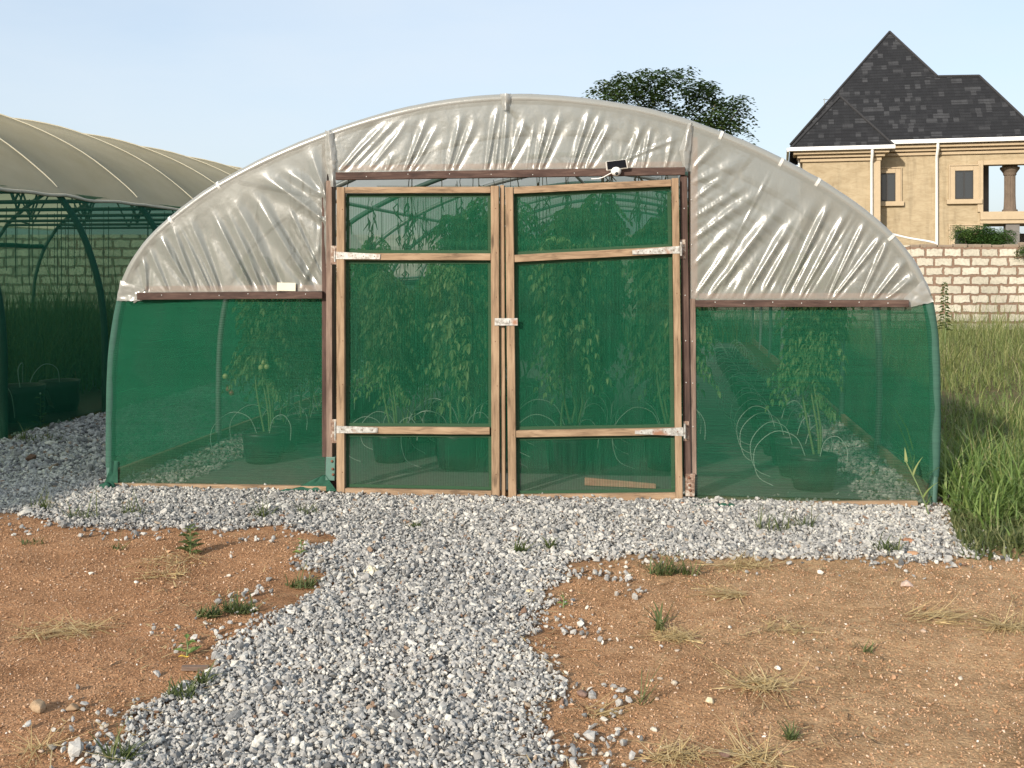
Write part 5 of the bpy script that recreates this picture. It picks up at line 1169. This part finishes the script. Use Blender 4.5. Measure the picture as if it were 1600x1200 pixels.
COLM = simple('shade_dark_column', (.15, .115, .085), .95, 0, .3, 4)  # column colour darkened to carry the porch shade and backlight
# porch at right
ua, zt_ = hit(1533, 258, 0); ub, zs = hit(1533, 331, 0); zs2 = hit(1533, 349, 0)[1]
m = MB(); hbox(m, u2+.003, ue, 0, .45, zt_, ze2+.1); hbox(m, u2+.003, ue, 3.0, 3.4, zt_+.25, ze2+.1); m.build('beam', STUCCO, HS)
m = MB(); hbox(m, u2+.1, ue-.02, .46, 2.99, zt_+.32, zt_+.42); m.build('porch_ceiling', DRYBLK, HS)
m = MB(); hbox(m, u2+.003, ue+.2, -.12, 3.4, zs2+.14, zs); hbox(m, u2+.003, ue+.1, -.06, 3.38, zs2-.02, zs2+.137); m.build('balcony_slab', TRIM, HS, .02)
m = MB(); t = .18; hbox(m, u2-.10, u2+.12, -.08, .02, zs-.01, zt_+t); hbox(m, u2+.124, ue, -.08, .02, zt_, zt_+t); hbox(m, u2-.10, u2+.12, -.07, .02, 0, zs2-.03); m.build('opening_trim', TRIM, HS, .01)
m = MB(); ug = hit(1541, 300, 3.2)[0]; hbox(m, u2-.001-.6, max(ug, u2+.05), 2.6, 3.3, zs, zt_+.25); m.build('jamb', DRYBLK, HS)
for px in (1580, 1690):
    uc = hit(px, 300, .35)[0]; c = HP(uc, .62, 0)
    m = MB(); n = 28; prof = [(.30, zs+.0), (.30, zs+.1), (.25, zs+.12), (.235, zs+.3)]
    for z in np.linspace(zs+.3, zt_-.42, 4)[1:]: prof.append((.22, z))
    vs = []
    for r_, z in prof:
        for k in range(56): rr = r_*(1-.10*(k % 4 < 2) if r_ < .24 else 1); vs.append((c[0]+rr*math.cos(k*2*math.pi/56), c[1]+rr*math.sin(k*2*math.pi/56), z))
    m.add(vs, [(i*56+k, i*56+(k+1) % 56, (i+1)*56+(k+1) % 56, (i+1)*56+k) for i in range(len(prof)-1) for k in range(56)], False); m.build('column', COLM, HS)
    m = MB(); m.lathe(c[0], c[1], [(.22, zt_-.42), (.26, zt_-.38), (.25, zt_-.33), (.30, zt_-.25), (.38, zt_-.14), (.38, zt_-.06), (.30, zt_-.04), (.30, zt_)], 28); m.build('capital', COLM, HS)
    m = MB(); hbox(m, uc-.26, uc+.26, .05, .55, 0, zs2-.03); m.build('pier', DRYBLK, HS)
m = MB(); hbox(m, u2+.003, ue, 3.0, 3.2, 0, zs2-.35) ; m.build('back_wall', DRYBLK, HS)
# roof: coplanar front slope shared by a tall and a lower hip, plus the wing's small hip
zE = ze2+.12; vE = -.5; PITCH = .80           # metres back per metre up
def slope_hit(px, py):
    # point of the front slope plane v = vE + (z-zE)*PITCH on the ray
    r = ray(px, py); n = HV-np.array([0, 0, PITCH]); o = HP(0, vE, zE); t = np.dot(o-CAM, n)/np.dot(r, n); p = CAM+r*t; q = p-HO; return np.array([np.dot(q, HU), np.dot(q, HV), p[2]])
def proj(q):
    p = HP(*q); return (CX+FPX*p[0]/p[1], HY-FPX*(p[2]-EYE)/p[1])
Pk = slope_hit(1390, 50); J = slope_hit(1465, 120); K = slope_hit(1530, 119)
EL = np.array([u0-.5, vE, zE]); ER = np.array([slope_hit(1632, 217)[0], vE, zE])
dA = Pk[1]-vE; dK = K[1]-vE
BLk = np.array([EL[0], vE+2*dA, zE]); JB = np.array([slope_hit(1574, 218)[0], vE+2*dA, zE]); JF = np.array([JB[0], vE, zE]); BRk = np.array([ER[0], vE+2*dK, zE])
rf = []; 
def face(*pts): rf.append([np.array(p) for p in pts])
face(EL, ER, K, J, Pk)
face(BLk, EL, Pk); face(JB, BLk, Pk); face(J, JB, Pk)           # left hip, back, right hip of the tall part
face(ER, BRk, K); J2 = np.array([J[0]-(0), J[1], J[2]]); face(BRk, np.array([J[0]-2.0, vE+2*dK, zE]), np.array([J[0]-.5, J[1], J[2]]), K)
# wing hip
zW = ze1+.12; A1 = np.array([u0-.5, V1-.5, zW]); A2 = np.array([u1+.55, V1-.5, zW])
hw = (A2[0]-A1[0])/2; 
apx = slope_hit(1313, 151); ap = np.array([(A1[0]+A2[0])/2+.0, V1-.5+hw*.85, 0]); 
r = ray(1313, 151); o = HP(0, ap[1], 0); tt_ = np.dot(o-CAM, HV)/np.dot(r, HV); pp = CAM+r*tt_; ap = np.array([np.dot(pp-HO, HU), ap[1], pp[2]])
bk = np.array([ap[0], vE+(ap[2]-zE)*PITCH+.4, ap[2]])
A2b = np.array([A2[0], vE+.05, zW]); A1b = np.array([A1[0], 2.0, zW])
face(A1, A2, ap); face(A2, A2b, bk, ap); face(A1b, A1, ap, bk)
m = MB(); uvs = []
for f in rf:
    P = [HP(*q) for q in f]; b = len(m.v); m.v += [tuple(p) for p in P]; m.f.append(tuple(range(b, b+len(P)))); m.sm.append(False)
    e = P[1]-P[0]; e = np.array([e[0], e[1], 0]); e /= np.linalg.norm(e); nn = np.cross(P[1]-P[0], P[2]-P[0]); nn /= np.linalg.norm(nn); up = np.cross(nn, e)
    uvs.append([(float(np.dot(p-P[0], e)), float(np.dot(p-P[0], up))) for p in P])
rfo = m.build('roof', ROOF, HS, uv=uvs)
sm = rfo.modifiers.new('thick', 'SOLIDIFY'); sm.thickness = .06; sm.offset = -1
m = MB()
for a, b in ((EL, Pk), (Pk, J), (J, K), (K, ER), (A1, ap), (ap, A2)): m.tube([HP(*a)+np.array([0, 0, .02]), HP(*b)+np.array([0, 0, .02])], .055, 6)
m.build('ridge_cap', simple('ridge_dark', (.03, .03, .032), .9), rfo)
m = MB(); q = D(1288, 172, 49); m.tube([q-np.array([0, 0, 1.2]), q+np.array([0, 0, .55])], .02, 6); m.tube([q+np.array([-.05, 0, .5]), q+np.array([.2, 0, .5])], .015, 6); m.build('antenna', STEEL_G, HS)

# drop unused helper props, done
print('objects', len(bpy.data.objects), 'roof', [proj(q) for q in (EL, Pk, J, K, ER, ap, A2)])
